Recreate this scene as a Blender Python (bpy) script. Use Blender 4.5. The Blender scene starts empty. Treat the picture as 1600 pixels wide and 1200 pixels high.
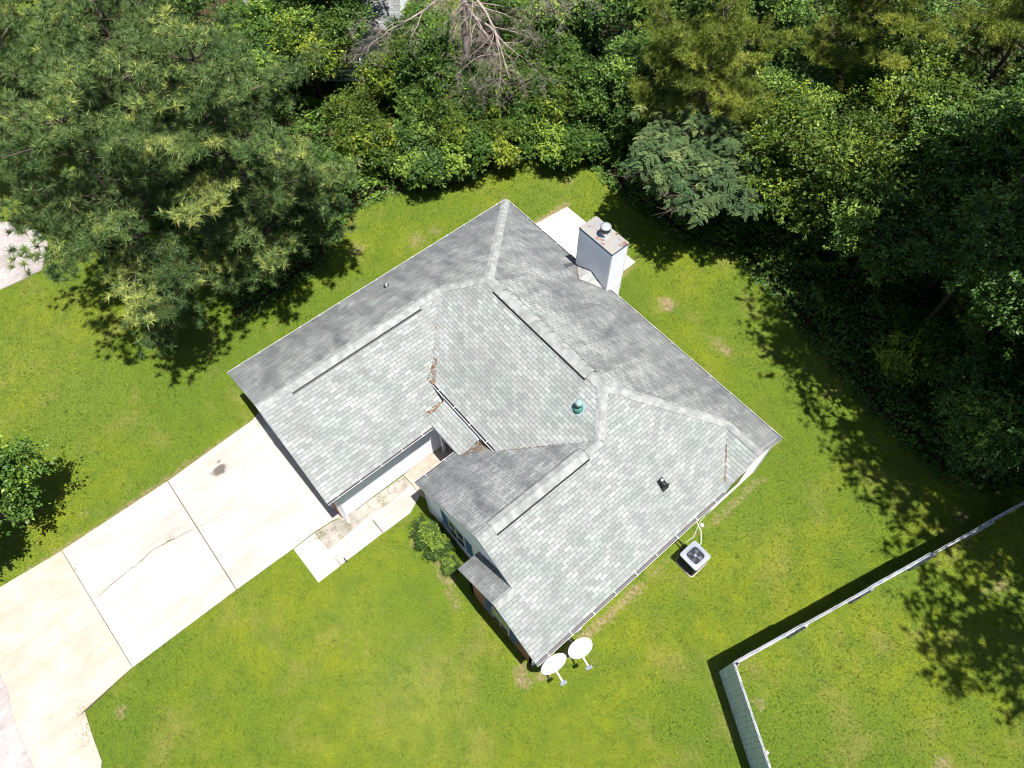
import bpy, math, random
import numpy as np
from mathutils import Vector, Matrix

# ------------------------------------------------------------------ camera, world, sun
sc = bpy.context.scene
COL = sc.collection
cam_d = bpy.data.cameras.new("Camera"); cam = bpy.data.objects.new("Camera", cam_d); COL.objects.link(cam)
cam_d.sensor_width = 36.0; cam_d.lens = 1125.64/1600*36; cam_d.clip_end = 2000; cam_d.clip_start = 0.1
r0 = Vector((0.64704, 0.76244, -0.00398)).normalized()
u0 = Vector((-0.65737, 0.56050, 0.50370)); u0 = (u0 - r0*u0.dot(r0)).normalized(); b0 = r0.cross(u0)
M = Matrix((r0, u0, b0)).transposed().to_4x4(); M.translation = Vector((16.9232, -13.9110, 24.7556))
cam.matrix_world = M
sc.camera = cam
sc.render.filter_size = 1.0; sc.cycles.filter_width = 1.0
SUN = Vector((0.265, 0.025, 1.0)).normalized()          # towards the sun
elev = math.asin(SUN.z)
w = bpy.data.worlds.new("World"); sc.world = w; w.use_nodes = True
nt = w.node_tree; bg = nt.nodes['Background']; sky = nt.nodes.new('ShaderNodeTexSky'); sky.sky_type = 'NISHITA'
sky.sun_disc = False; sky.sun_elevation = elev; sky.sun_rotation = math.atan2(SUN.x, SUN.y)
nt.links.new(sky.outputs[0], bg.inputs[0]); bg.inputs[1].default_value = 0.06
sd = bpy.data.lights.new("Sun", 'SUN'); sd.energy = 5.0; sd.angle = math.radians(0.55); sd.color = (1.0, 0.965, 0.90)
so = bpy.data.objects.new("Sun", sd); COL.objects.link(so); so.location = (20, 0, 60)
so.rotation_euler = SUN.to_track_quat('Z', 'Y').to_euler()
sc.view_settings.view_transform = 'Standard'; sc.view_settings.look = 'None'
sc.view_settings.gamma = 1; sc.view_settings.use_curve_mapping = False
sc.view_settings.exposure = 0.75

# ------------------------------------------------------------------ materials
def mat(name, col=(.5, .5, .5), rough=.8, spec=.3, metal=0., two=None, ns=8., bump=0., bs=60., var=None):
    """Principled; 'two' = second colour mixed in by noise of scale ns."""
    m = bpy.data.materials.new(name); m.use_nodes = True
    t = m.node_tree; b = t.nodes['Principled BSDF']
    b.inputs['Roughness'].default_value = rough; b.inputs['Metallic'].default_value = metal
    b.inputs['Specular IOR Level'].default_value = spec
    b.inputs['Base Color'].default_value = (*col, 1)
    g = t.nodes.new('ShaderNodeNewGeometry')
    if two:
        n = t.nodes.new('ShaderNodeTexNoise'); n.inputs['Scale'].default_value = ns; n.inputs['Detail'].default_value = 6
        t.links.new(g.outputs['Position'], n.inputs['Vector'])
        r = t.nodes.new('ShaderNodeValToRGB'); r.color_ramp.elements[0].position = .38; r.color_ramp.elements[1].position = .64
        r.color_ramp.elements[0].color = (*col, 1); r.color_ramp.elements[1].color = (*two, 1)
        t.links.new(n.outputs[0], r.inputs[0]); t.links.new(r.outputs[0], b.inputs['Base Color'])
    if bump:
        n2 = t.nodes.new('ShaderNodeTexNoise'); n2.inputs['Scale'].default_value = bs; n2.inputs['Detail'].default_value = 4
        t.links.new(g.outputs['Position'], n2.inputs['Vector'])
        bp_ = t.nodes.new('ShaderNodeBump'); bp_.inputs['Strength'].default_value = bump; bp_.inputs['Distance'].default_value = .02
        t.links.new(n2.outputs[0], bp_.inputs['Height']); t.links.new(bp_.outputs[0], b.inputs['Normal'])
    return m

def N(t, typ, **kw):
    n = t.nodes.new(typ)
    for k, v in kw.items():
        if k.startswith('_'): n.inputs[k[1:].replace('_', ' ')].default_value = v
        else: setattr(n, k, v)
    return n
def mixc(t, fac, a, b, mode='MIX'):
    n = t.nodes.new('ShaderNodeMix'); n.data_type = 'RGBA'; n.blend_type = mode
    for i, v in ((0, fac), (6, a), (7, b)):
        if isinstance(v, bpy.types.NodeSocket): t.links.new(v, n.inputs[i])
        elif i == 0: n.inputs[0].default_value = v
        else: n.inputs[i].default_value = (*v, 1)
    return n.outputs[2]
def mrange(t, v, a, b, c=0., d=1.):
    n = t.nodes.new('ShaderNodeMapRange'); t.links.new(v, n.inputs[0])
    for i, x in enumerate((a, b, c, d)): n.inputs[i+1].default_value = x
    return n.outputs[0]
def noise(t, vec, scale, detail=5, rough=.55):
    n = N(t, 'ShaderNodeTexNoise'); n.inputs['Scale'].default_value = scale; n.inputs['Detail'].default_value = detail
    n.inputs['Roughness'].default_value = rough; t.links.new(vec, n.inputs['Vector']); return n.outputs[0]
def math_(t, op, a, b=0.):
    n = N(t, 'ShaderNodeMath', operation=op)
    for i, v in enumerate((a, b)):
        if isinstance(v, bpy.types.NodeSocket): t.links.new(v, n.inputs[i])
        else: n.inputs[i].default_value = v
    return n.outputs[0]
def geo(t): return t.nodes.new('ShaderNodeNewGeometry').outputs['Position']

def shingle(name, c1, c2, gap, stain, stain_amt, hi):
    """three-tab shingles in UV metres; black algae streaks as real staining"""
    m = bpy.data.materials.new(name); m.use_nodes = True; t = m.node_tree; b = t.nodes['Principled BSDF']
    uv = t.nodes.new('ShaderNodeUVMap').outputs[0]
    br = N(t, 'ShaderNodeTexBrick'); t.links.new(uv, br.inputs['Vector'])
    br.offset = .5; br.inputs['Scale'].default_value = 1; br.inputs['Brick Width'].default_value = .285
    br.inputs['Row Height'].default_value = .13; br.inputs['Mortar Size'].default_value = .0065; br.inputs['Mortar Smooth'].default_value = .35
    br.inputs['Bias'].default_value = -.1
    br.inputs['Color1'].default_value = (*c1, 1); br.inputs['Color2'].default_value = (*c2, 1); br.inputs['Mortar'].default_value = (*gap, 1)
    p = geo(t)
    # greenish patches of tabs
    c = mixc(t, mrange(t, noise(t, uv, .9, 3), .45, .65, 0, .8), br.outputs[0], hi, 'MULTIPLY')
    # random lighter tabs
    br2 = N(t, 'ShaderNodeTexBrick'); t.links.new(uv, br2.inputs['Vector']); br2.offset = .5
    for k, v in (('Scale', 1), ('Brick Width', .285), ('Row Height', .13), ('Mortar Size', 0), ('Bias', -.35)): br2.inputs[k].default_value = v
    br2.inputs['Color1'].default_value = (.94, .94, .94, 1); br2.inputs['Color2'].default_value = (1.2, 1.2, 1.2, 1)
    mp = N(t, 'ShaderNodeMapping'); mp.inputs['Location'].default_value = (28.5, 13.0, 0); t.links.new(uv, mp.inputs[0]); t.links.new(mp.outputs[0], br2.inputs['Vector'])
    c = mixc(t, .6, c, br2.outputs[0], 'MULTIPLY')
    # stains run down the slope (stretched along v)
    mp2 = N(t, 'ShaderNodeMapping'); mp2.inputs['Scale'].default_value = (1.4, .5, 1); t.links.new(uv, mp2.inputs[0])
    if stain_amt > .7:   # single dark tabs and short dark runs along the courses
        mp3 = N(t, 'ShaderNodeMapping'); mp3.inputs['Scale'].default_value = (1.3, 7.7, 1); t.links.new(uv, mp3.inputs[0])
        c = mixc(t, mrange(t, noise(t, mp3.outputs[0], 1.6, 5, .7), .50, .66, 0, .6), c, stain)
    s = mrange(t, noise(t, mp2.outputs[0], 1.1, 7, .62), .42, .72, 0, stain_amt)
    c = mixc(t, s, c, stain)
    if stain_amt > .6:
        # algae gets thicker towards the eave (v = metres up from the eave)
        sx = N(t, 'ShaderNodeSeparateXYZ'); t.links.new(uv, sx.inputs[0])
        e = math_(t, 'MULTIPLY', mrange(t, sx.outputs[1], 0, 4.6, .62, .0), mrange(t, noise(t, mp2.outputs[0], 1.7, 6, .6), .3, .62, .25, 1))
        c = mixc(t, e, c, (stain[0]*1.1, stain[1]*1.1, stain[2]*1.15))
    g = mrange(t, noise(t, p, 60, 4), .3, .7, .80, 1.2)
    gg = N(t, 'ShaderNodeCombineColor'); [t.links.new(g, gg.inputs[i]) for i in range(3)]
    c = mixc(t, 1., c, gg.outputs[0], 'MULTIPLY')
    t.links.new(c, b.inputs['Base Color']); b.inputs['Roughness'].default_value = .9; b.inputs['Specular IOR Level'].default_value = .2
    # butt edge of every course: height falls along v inside a row
    sx = N(t, 'ShaderNodeSeparateXYZ'); t.links.new(uv, sx.inputs[0])
    fr = math_(t, 'FRACT', math_(t, 'DIVIDE', sx.outputs[1], .13))
    h = math_(t, 'ADD', math_(t, 'MULTIPLY', math_(t, 'SUBTRACT', 1., fr), .5), math_(t, 'MULTIPLY', noise(t, p, 70, 2), .4))
    h = math_(t, 'SUBTRACT', h, math_(t, 'MULTIPLY', br.outputs['Fac'], .6))
    bu = N(t, 'ShaderNodeBump'); bu.inputs['Strength'].default_value = .6; bu.inputs['Distance'].default_value = .012
    t.links.new(h, bu.inputs['Height']); t.links.new(bu.outputs[0], b.inputs['Normal'])
    return m

def leafmat(name, c1, c2, c3=None, tr=.3, rough=.5, ns=1.2):
    m = bpy.data.materials.new(name); m.use_nodes = True; t = m.node_tree; b = t.nodes['Principled BSDF']
    out = [n for n in t.nodes if n.type == 'OUTPUT_MATERIAL'][0]
    p = geo(t)
    oi = N(t, 'ShaderNodeObjectInfo')
    va = N(t, 'ShaderNodeVectorMath', operation='ADD'); t.links.new(p, va.inputs[0]); t.links.new(oi.outputs['Random'], va.inputs[1])
    f = mrange(t, noise(t, va.outputs[0], ns, 4, .7), .35, .65)
    c = mixc(t, f, c1, c2)
    at = N(t, 'ShaderNodeAttribute', attribute_name='v')
    if c3: c = mixc(t, mrange(t, at.outputs['Fac'], .75, 1.0, 0, .9), c, c3)
    br = mrange(t, at.outputs['Fac'], 0, 1, .65, 1.35)
    cc = N(t, 'ShaderNodeCombineColor'); [t.links.new(br, cc.inputs[i]) for i in range(3)]
    c = mixc(t, 1., c, cc.outputs[0], 'MULTIPLY')
    t.links.new(c, b.inputs['Base Color']); b.inputs['Roughness'].default_value = rough; b.inputs['Specular IOR Level'].default_value = .35
    if tr:
        tl = N(t, 'ShaderNodeBsdfTranslucent'); c2_ = mixc(t, 1., c, (1.0, 1.15, .35), 'MULTIPLY'); t.links.new(c2_, tl.inputs[0])
        ms = N(t, 'ShaderNodeMixShader'); ms.inputs[0].default_value = tr
        t.links.new(b.outputs[0], ms.inputs[1]); t.links.new(tl.outputs[0], ms.inputs[2]); t.links.new(ms.outputs[0], out.inputs[0])
    return m

def lawnmat(blade=False):
    m = bpy.data.materials.new('grass_blades' if blade else 'lawn'); m.use_nodes = True; t = m.node_tree; b = t.nodes['Principled BSDF']
    p = geo(t)
    big = noise(t, p, .16, 3, .5); mid = noise(t, p, 1.1, 5, .6); fine = noise(t, p, 14, 5, .75); vf = noise(t, p, 45, 3, .8)
    c = mixc(t, mrange(t, big, .40, .60), (.092, .178, .010), (.212, .258, .008))
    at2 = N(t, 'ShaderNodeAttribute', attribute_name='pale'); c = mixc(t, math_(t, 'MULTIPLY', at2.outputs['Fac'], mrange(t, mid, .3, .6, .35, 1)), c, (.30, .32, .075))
    c = mixc(t, mrange(t, mid, .35, .68, 0, .85), c, (.070, .150, .014))
    c = mixc(t, mrange(t, noise(t, p, 2.6, 4, .7), .52, .64, 0, .55), c, (.05, .135, .012))
    c = mixc(t, mrange(t, fine, .46, .66, 0, .6), c, (.225, .245, .022))
    c = mixc(t, mrange(t, fine, .50, .36, 0, .65), c, (.030, .065, .006))
    c = mixc(t, mrange(t, vf, .53, .62, 0, .8), c, (.31, .33, .06))
    c = mixc(t, mrange(t, vf, .48, .39, 0, .9), c, (.014, .036, .005))
    # thin straw-coloured patches
    st = math_(t, 'MULTIPLY', mrange(t, noise(t, p, .5, 6, .72), .53, .70, 0, .75), mrange(t, fine, .35, .65, .3, 1))
    c = mixc(t, st, c, (.27, .225, .075))
    at = N(t, 'ShaderNodeAttribute', attribute_name='dirt')
    d = math_(t, 'ADD', at.outputs['Fac'], math_(t, 'MULTIPLY', math_(t, 'SUBTRACT', noise(t, p, 3.5, 6, .7), .5), 1.5))
    dirtc = mixc(t, mrange(t, noise(t, p, 9, 5), .4, .6), (.21, .13, .075), (.37, .28, .18))
    if not blade: c = mixc(t, math_(t, 'MULTIPLY', mrange(t, d, .38, .85, 0, 1), mrange(t, noise(t, p, 28, 4, .8), .38, .55, .45, 1)), c, dirtc)
    # forest litter
    fo = N(t, 'ShaderNodeAttribute', attribute_name='wood')
    fd = math_(t, 'ADD', fo.outputs['Fac'], math_(t, 'MULTIPLY', math_(t, 'SUBTRACT', noise(t, p, 1.3, 6, .7), .5), 1.2))
    litter = mixc(t, mrange(t, noise(t, p, 22, 5, .7), .4, .62), (.035, .022, .014), (.13, .075, .045))
    litter = mixc(t, mrange(t, noise(t, p, 2.2, 5, .7), .42, .58, 0, .85), litter, (.02, .035, .010))
    if not blade: c = mixc(t, mrange(t, fd, .4, .6), c, litter)
    if blade:   # every blade its own tone
        av = N(t, 'ShaderNodeAttribute', attribute_name='v'); cv = N(t, 'ShaderNodeCombineColor'); fv = mrange(t, av.outputs['Fac'], 0, 1, .25, 1.9)
        [t.links.new(fv, cv.inputs[i]) for i in range(3)]; c = mixc(t, 1., c, cv.outputs[0], 'MULTIPLY')
    t.links.new(c, b.inputs['Base Color']); b.inputs['Roughness'].default_value = .85; b.inputs['Specular IOR Level'].default_value = .15
    if not blade:
        hh = math_(t, 'ADD', noise(t, p, 30, 4, .8), math_(t, 'MULTIPLY', noise(t, p, 7, 4, .6), 1.5))
        bu = N(t, 'ShaderNodeBump'); bu.inputs['Strength'].default_value = .9; bu.inputs['Distance'].default_value = .045
        t.links.new(hh, bu.inputs['Height']); t.links.new(bu.outputs[0], b.inputs['Normal'])
    return m

def concmat(name, c1, c2, blot, amt, sc_=.6, grime=.0, oil=()):
    m = bpy.data.materials.new(name); m.use_nodes = True; t = m.node_tree; b = t.nodes['Principled BSDF']
    p = geo(t)
    c = mixc(t, mrange(t, noise(t, p, sc_, 6, .6), .35, .65), c1, c2)
    mp2 = N(t, 'ShaderNodeMapping'); mp2.inputs['Scale'].default_value = (1.2, .35, 1); t.links.new(p, mp2.inputs[0])
    c = mixc(t, mrange(t, noise(t, mp2.outputs[0], 1.0, 7, .65), .47, .72, 0, amt), c, blot)
    if grime: c = mixc(t, mrange(t, noise(t, p, 5, 7, .8), .52, .66, 0, grime), c, (.10, .095, .075))
    c = mixc(t, mrange(t, noise(t, p, 120, 2), .62, .75, 0, .35), c, (.25, .23, .21))
    c = mixc(t, mrange(t, noise(t, p, 22, 3, .5), .70, .73, 0, .8), c, (.16, .11, .07))
    mp4 = N(t, 'ShaderNodeMapping'); mp4.inputs['Scale'].default_value = (3.2, .22, 1); t.links.new(p, mp4.inputs[0])
    c = mixc(t, mrange(t, noise(t, mp4.outputs[0], 1.0, 8, .75), .50, .66, 0, amt*.28), c, (blot[0]*.72, blot[1]*.70, blot[2]*.68))
    for (x, y, r, k, col) in oil:
        vs = N(t, 'ShaderNodeVectorMath', operation='SUBTRACT'); t.links.new(p, vs.inputs[0]); vs.inputs[1].default_value = (x, y, 0)
        ss = N(t, 'ShaderNodeVectorMath', operation='MULTIPLY'); t.links.new(vs.outputs[0], ss.inputs[0]); ss.inputs[1].default_value = (1.0, .62, 0)
        ln = N(t, 'ShaderNodeVectorMath', operation='LENGTH'); t.links.new(ss.outputs[0], ln.inputs[0])
        dd = math_(t, 'ADD', ln.outputs['Value'], math_(t, 'MULTIPLY', math_(t, 'SUBTRACT', noise(t, p, 5, 4), .5), r*1.2))
        c = mixc(t, mrange(t, dd, r*.65, r*1.15, k, 0), c, col)
    t.links.new(c, b.inputs['Base Color']); b.inputs['Roughness'].default_value = .85; b.inputs['Specular IOR Level'].default_value = .2
    bu = N(t, 'ShaderNodeBump'); bu.inputs['Strength'].default_value = .25; bu.inputs['Distance'].default_value = .01
    t.links.new(noise(t, p, 40, 4), bu.inputs['Height']); t.links.new(bu.outputs[0], b.inputs['Normal'])
    return m

def brickmat():
    m = bpy.data.materials.new('red_brick'); m.use_nodes = True; t = m.node_tree; b = t.nodes['Principled BSDF']
    uv = t.nodes.new('ShaderNodeUVMap').outputs[0]
    br = N(t, 'ShaderNodeTexBrick'); t.links.new(uv, br.inputs['Vector']); br.offset = .5
    for k, v in (('Scale', 1), ('Brick Width', .21), ('Row Height', .075), ('Mortar Size', .006)): br.inputs[k].default_value = v
    br.inputs['Color1'].default_value = (.25, .055, .03, 1); br.inputs['Color2'].default_value = (.36, .10, .05, 1); br.inputs['Mortar'].default_value = (.35, .30, .25, 1)
    t.links.new(br.outputs[0], b.inputs['Base Color']); b.inputs['Roughness'].default_value = .9
    return m

MT = dict(
 sh=shingle('shingles_pale', (.255, .268, .262), (.372, .382, .377), (.07, .075, .075), (.17, .173, .18), .6, (.90, .97, .92)),
 shn=shingle('shingles_stained', (.27, .28, .278), (.40, .41, .405), (.05, .052, .055), (.085, .088, .094), .9, (.90, .97, .92)),
 cap=mat('ridge_shingle', (.24, .25, .246), .9, .2, two=(.36, .366, .36), ns=4, bump=.4),
 white=mat('white_paint', (.62, .63, .66), .5, .3, two=(.74, .74, .76), ns=5),
 siding=mat('white_siding', (.74, .75, .79), .55, .3, two=(.82, .83, .86), ns=1.5),
 brick=brickmat(),
 dark=mat('dark_recess', (.02, .022, .03), .8, .2),
 debris=mat('pine_straw', (.13, .065, .035), .95, .1, two=(.27, .20, .145), ns=9, bump=.8, bs=40),
 shutter=mat('blue_shutter', (.09, .17, .27), .6, .3),
 glass=mat('window_glass', (.02, .03, .04), .08, .6),
 metal=mat('galvanised', (.55, .56, .58), .45, .5, metal=.6),
 cap_metal=None,
 black=mat('black_plastic', (.015, .015, .018), .5, .4),
 soil=mat('joint_soil', (.06, .045, .03), .95, .1, two=(.16, .12, .08), ns=12),
 teal=mat('green_copper', (.03, .13, .12), .6, .3, two=(.09, .24, .21), ns=12),
 pvc=mat('white_pipe', (.75, .75, .72), .4, .4),
 bark=mat('bark', (.06, .045, .035), .95, .1, two=(.13, .105, .085), ns=7, bump=.8, bs=25),
 ivybark=mat('dark_bark', (.035, .028, .022), .95, .1, two=(.08, .065, .055), ns=6, bump=.8, bs=25),
 deadwood=mat('dead_wood', (.24, .185, .16), .9, .15, two=(.40, .34, .31), ns=5, bump=.4, bs=40),
 fence=mat('grey_fence_boards', (.44, .52, .57), .8, .2, two=(.56, .63, .67), ns=5, bump=.2, bs=30),
 gap_shade=mat('painted_gap_shade', (.05, .06, .07), .9, .1),  # dark colour standing in for the shade between fence boards
 fencetop=mat('weathered_board_ends', (.30, .30, .34), .8, .2, two=(.50, .50, .54), ns=9),
 fencew=mat('weathered_rail', (.22, .22, .27), .8, .2, two=(.42, .42, .47), ns=6),
 gutter_floor=mat('gutter_floor', (.15, .145, .17), .8, .2, two=(.17, .145, .14), ns=3),
 acgrey=mat('light_grey_enamel', (.27, .285, .36), .4, .4),
 acdark=mat('dark_grille', (.02, .024, .035), .6, .3),
 lawn=lawnmat(), blade=lawnmat(True),
 conc=concmat('pale_concrete', (.415, .385, .352), (.49, .462, .43), (.33, .29, .26), .8,
              oil=((*(1.64,-15.33), .20, .85, (.07, .06, .055)), (*(2.23,-14.64), .22, .3, (.40, .30, .24)), (*(2.24,-17.36), .42, .42, (.36, .32, .30)), (*(1.31,-15.20), .06, .7, (.1, .09, .08)))),
 tan=concmat('tan_concrete', (.40, .345, .285), (.465, .43, .385), (.37, .29, .225), .8, .9),
 rough=concmat('rough_concrete', (.27, .25, .215), (.42, .385, .34), (.20, .18, .15), .7, 1.5, grime=.85),
 entry=concmat('entry_concrete', (.36, .30, .25), (.44, .385, .335), (.29, .23, .18), .6, 1.5, grime=.3),
 patio=concmat('patio_concrete', (.44, .415, .385), (.50, .475, .445), (.38, .34, .31), .45),
 road=concmat('neighbour_concrete', (.34, .30, .30), (.44, .40, .40), (.24, .20, .19), .7, grime=.4),
 pine=leafmat('pine_needles', (.045, .105, .030), (.150, .215, .062), (.33, .35, .09), tr=.05, ns=1.1),
 piney=leafmat('yellow_pine_needles', (.14, .19, .025), (.22, .265, .040), (.33, .33, .06), tr=.2, ns=.8),
 leafb=leafmat('bright_leaves', (.055, .115, .014), (.135, .200, .022), (.25, .29, .03), tr=.3, ns=.9),
 leafm=leafmat('mid_leaves', (.050, .120, .018), (.105, .195, .028), (.20, .28, .035), tr=.25, ns=.8),
 leafd=leafmat('dark_leaves', (.044, .108, .020), (.095, .175, .030), (.18, .26, .04), tr=.2, ns=.8),
 mimosa=leafmat('feathery_leaves', (.042, .098, .036), (.110, .160, .056), (.18, .21, .07), tr=.18, ns=1.0),
 shrub=leafmat('shrub_leaves', (.030, .070, .016), (.085, .155, .020), (.18, .24, .03), tr=.15, ns=1.4),
)
def raggedmat():
    m = MT['debris']; t = m.node_tree; b = t.nodes['Principled BSDF']; out = [n for n in t.nodes if n.type == 'OUTPUT_MATERIAL'][0]
    tr_ = N(t, 'ShaderNodeBsdfTransparent'); ms = N(t, 'ShaderNodeMixShader')
    t.links.new(mrange(t, noise(t, geo(t), 7, 6, .75), .47, .53), ms.inputs[0]); t.links.new(tr_.outputs[0], ms.inputs[1]); t.links.new(b.outputs[0], ms.inputs[2]); t.links.new(ms.outputs[0], out.inputs[0])
raggedmat()
def capmat():
    m = bpy.data.materials.new('rusty_chimney_cap'); m.use_nodes = True; t = m.node_tree; b = t.nodes['Principled BSDF']; p = geo(t)
    c = mixc(t, mrange(t, noise(t, p, 2.0, 5), .40, .60), (.24, .26, .30), (.30, .27, .235))
    c = mixc(t, mrange(t, noise(t, p, 2.6, 6), .56, .66), c, (.17, .05, .025))
    t.links.new(c, b.inputs['Base Color']); b.inputs['Roughness'].default_value = .55; return m
MT['cap_metal'] = capmat()

# ------------------------------------------------------------------ object helpers
def tag(o, label=None, cat=None, group=None, kind=None):
    if label: o['label'] = label
    if cat: o['category'] = cat
    if group: o['group'] = group
    if kind: o['kind'] = kind
    return o
def empty(name, loc, label, cat, group=None, rz=0.):
    o = bpy.data.objects.new(name, None); COL.objects.link(o); o.location = loc; o.rotation_euler = (0, 0, rz)
    o.empty_display_size = .2
    return tag(o, label, cat, group)
def link(name, me, parent=None, m=None):
    o = bpy.data.objects.new(name, me); COL.objects.link(o)
    if m is not None:
        for x in (m if isinstance(m, (list, tuple)) else [m]): me.materials.append(x)
    if parent is not None: o.parent = parent
    return o
def child_world(o, parent):
    """geometry is in world coordinates, parent has only a location"""
    o.parent = parent; o.matrix_parent_inverse = parent_matrix(parent).inverted(); return o
def parent_matrix(p):
    mw = Matrix.LocRotScale(p.location, p.rotation_euler, p.scale)
    if p.parent: mw = parent_matrix(p.parent) @ p.matrix_parent_inverse @ mw
    return mw
def np_mesh(name, V, F, smooth=False, attr=None, uv=None, mats=None):
    V = np.asarray(V, np.float32).reshape(-1, 3); F = np.asarray(F, np.int32); k = F.shape[1]
    me = bpy.data.meshes.new(name); me.vertices.add(len(V)); me.vertices.foreach_set('co', V.ravel())
    me.loops.add(F.size); me.loops.foreach_set('vertex_index', F.ravel())
    me.polygons.add(len(F)); me.polygons.foreach_set('loop_start', np.arange(0, F.size, k, dtype=np.int32))
    me.polygons.foreach_set('loop_total', np.full(len(F), k, np.int32))
    if smooth: me.polygons.foreach_set('use_smooth', np.ones(len(F), bool))
    if mats is not None: me.polygons.foreach_set('material_index', np.asarray(mats, np.int32))
    me.update(calc_edges=True)
    for n, a in (attr or {}).items():
        A = me.attributes.new(n, 'FLOAT', 'POINT'); A.data.foreach_set('value', np.asarray(a, np.float32))
    return me

class MB:
    """collects polygons in world space (optionally offset), with per-face uv and material slot"""
    def __init__(s): s.v = []; s.f = []; s.uv = []; s.mi = []; s.sm = []
    def poly(s, pts, uv=None, mi=0, sm=False):
        i = len(s.v); s.v += [tuple(p) for p in pts]; s.f.append(tuple(range(i, i+len(pts)))); s.uv.append(uv); s.mi.append(mi); s.sm.append(sm)
    def box(s, x0, y0, z0, x1, y1, z1, mi=0, M_=None):
        c = [(x0, y0, z0), (x1, y0, z0), (x1, y1, z0), (x0, y1, z0), (x0, y0, z1), (x1, y0, z1), (x1, y1, z1), (x0, y1, z1)]
        if M_ is not None: c = [tuple(M_ @ Vector(p)) for p in c]
        i = len(s.v); s.v += c
        for f in ((3, 2, 1, 0), (4, 5, 6, 7), (0, 1, 5, 4), (1, 2, 6, 5), (2, 3, 7, 6), (3, 0, 4, 7)):
            s.f.append(tuple(i+j for j in f)); s.uv.append(None); s.mi.append(mi); s.sm.append(False)
    def bar(s, a, b, w_, h, mi=0, up=(0, 0, 1)):
        """box along a->b, width w_ (horizontal), height h, centred"""
        a = Vector(a); b = Vector(b); d = b-a; L = d.length
        z = d.normalized(); x = Vector(up).cross(z)
        if x.length < 1e-4: x = Vector((1, 0, 0))
        x.normalize(); y = z.cross(x)
        Mx = Matrix((x, y, z)).transposed().to_4x4(); Mx.translation = a
        s.box(-w_/2, -h/2, 0, w_/2, h/2, L, mi, Mx)
    def tube(s, P, R, n=10, mi=0, cap=True, sm=True):
        P = [Vector(p) for p in P]; R = R if isinstance(R, (list, tuple)) else [R]*len(P)
        rings = []; prev = None
        for k, p in enumerate(P):
            d = (P[min(k+1, len(P)-1)]-P[max(k-1, 0)]).normalized()
            if prev is None: x = d.orthogonal().normalized()
            else:
                x = prev - d*prev.dot(d); x = x.normalized() if x.length > 1e-5 else d.orthogonal().normalized()
            prev = x; y = d.cross(x); i = len(s.v)
            for j in range(n):
                a = 2*math.pi*j/n; s.v.append(tuple(p+(x*math.cos(a)+y*math.sin(a))*R[k]))
            rings.append(i)
        for k in range(len(P)-1):
            for j in range(n):
                s.f.append((rings[k]+j, rings[k]+(j+1) % n, rings[k+1]+(j+1) % n, rings[k+1]+j)); s.uv.append(None); s.mi.append(mi); s.sm.append(sm)
        if cap:
            s.f.append(tuple(rings[0]+j for j in reversed(range(n)))); s.uv.append(None); s.mi.append(mi); s.sm.append(False)
            s.f.append(tuple(rings[-1]+j for j in range(n))); s.uv.append(None); s.mi.append(mi); s.sm.append(False)
    def prism(s, P, z0, z1, mi=0):
        P = list(P); A = sum(P[i][0]*P[(i+1) % len(P)][1]-P[(i+1) % len(P)][0]*P[i][1] for i in range(len(P)))
        if A < 0: P.reverse()
        s.poly([(x, y, z1) for x, y in P], mi=mi); s.poly([(x, y, z0) for x, y in reversed(P)], mi=mi)
        for i in range(len(P)):
            a = P[i]; b = P[(i+1) % len(P)]
            s.poly([(a[0], a[1], z0), (b[0], b[1], z0), (b[0], b[1], z1), (a[0], a[1], z1)], mi=mi)
    def build(s, name, mats, parent=None, world=True, off=None):
        me = bpy.data.meshes.new(name); v = s.v
        if off is not None: v = [(a-off[0], b-off[1], c-off[2]) for a, b, c in v]
        me.from_pydata(v, [], s.f)
        for m in (mats if isinstance(mats, (list, tuple)) else [mats]): me.materials.append(m)
        me.polygons.foreach_set('material_index', s.mi); me.polygons.foreach_set('use_smooth', s.sm)
        if any(u is not None for u in s.uv):
            U = me.uv_layers.new(name='UVMap').data
            for p in me.polygons:
                u = s.uv[p.index]
                if u:
                    for k, li in enumerate(p.loop_indices): U[li].uv = u[k]
        me.update()
        o = bpy.data.objects.new(name, me); COL.objects.link(o)
        if off is not None: o.location = off
        if parent is not None:
            if world: child_world(o, parent)
            else: o.parent = parent
        return o

def build_each(g, name, mats, parent=None, world=True):
    """every separate box or bar collected in g becomes a part of its own"""
    out = []
    groups_ = []; cur = None
    for f, mi, sm in zip(g.f, g.mi, g.sm):
        if cur is None or not (set(f) & cur[0]) and min(f) > max(cur[0]): cur = [set(f), []]; groups_.append(cur)
        cur[0] |= set(f); cur[1].append((f, mi, sm))
    for vs, fs in groups_:
        h = MB(); lo = min(vs); h.v = [g.v[i] for i in range(lo, max(vs)+1)]
        for f, mi, sm in fs: h.f.append(tuple(i-lo for i in f)); h.mi.append(mi); h.sm.append(sm); h.uv.append(None)
        out.append(h.build(name, mats, parent, world))
    return out

rng = np.random.default_rng(7)
random.seed(7)

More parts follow.
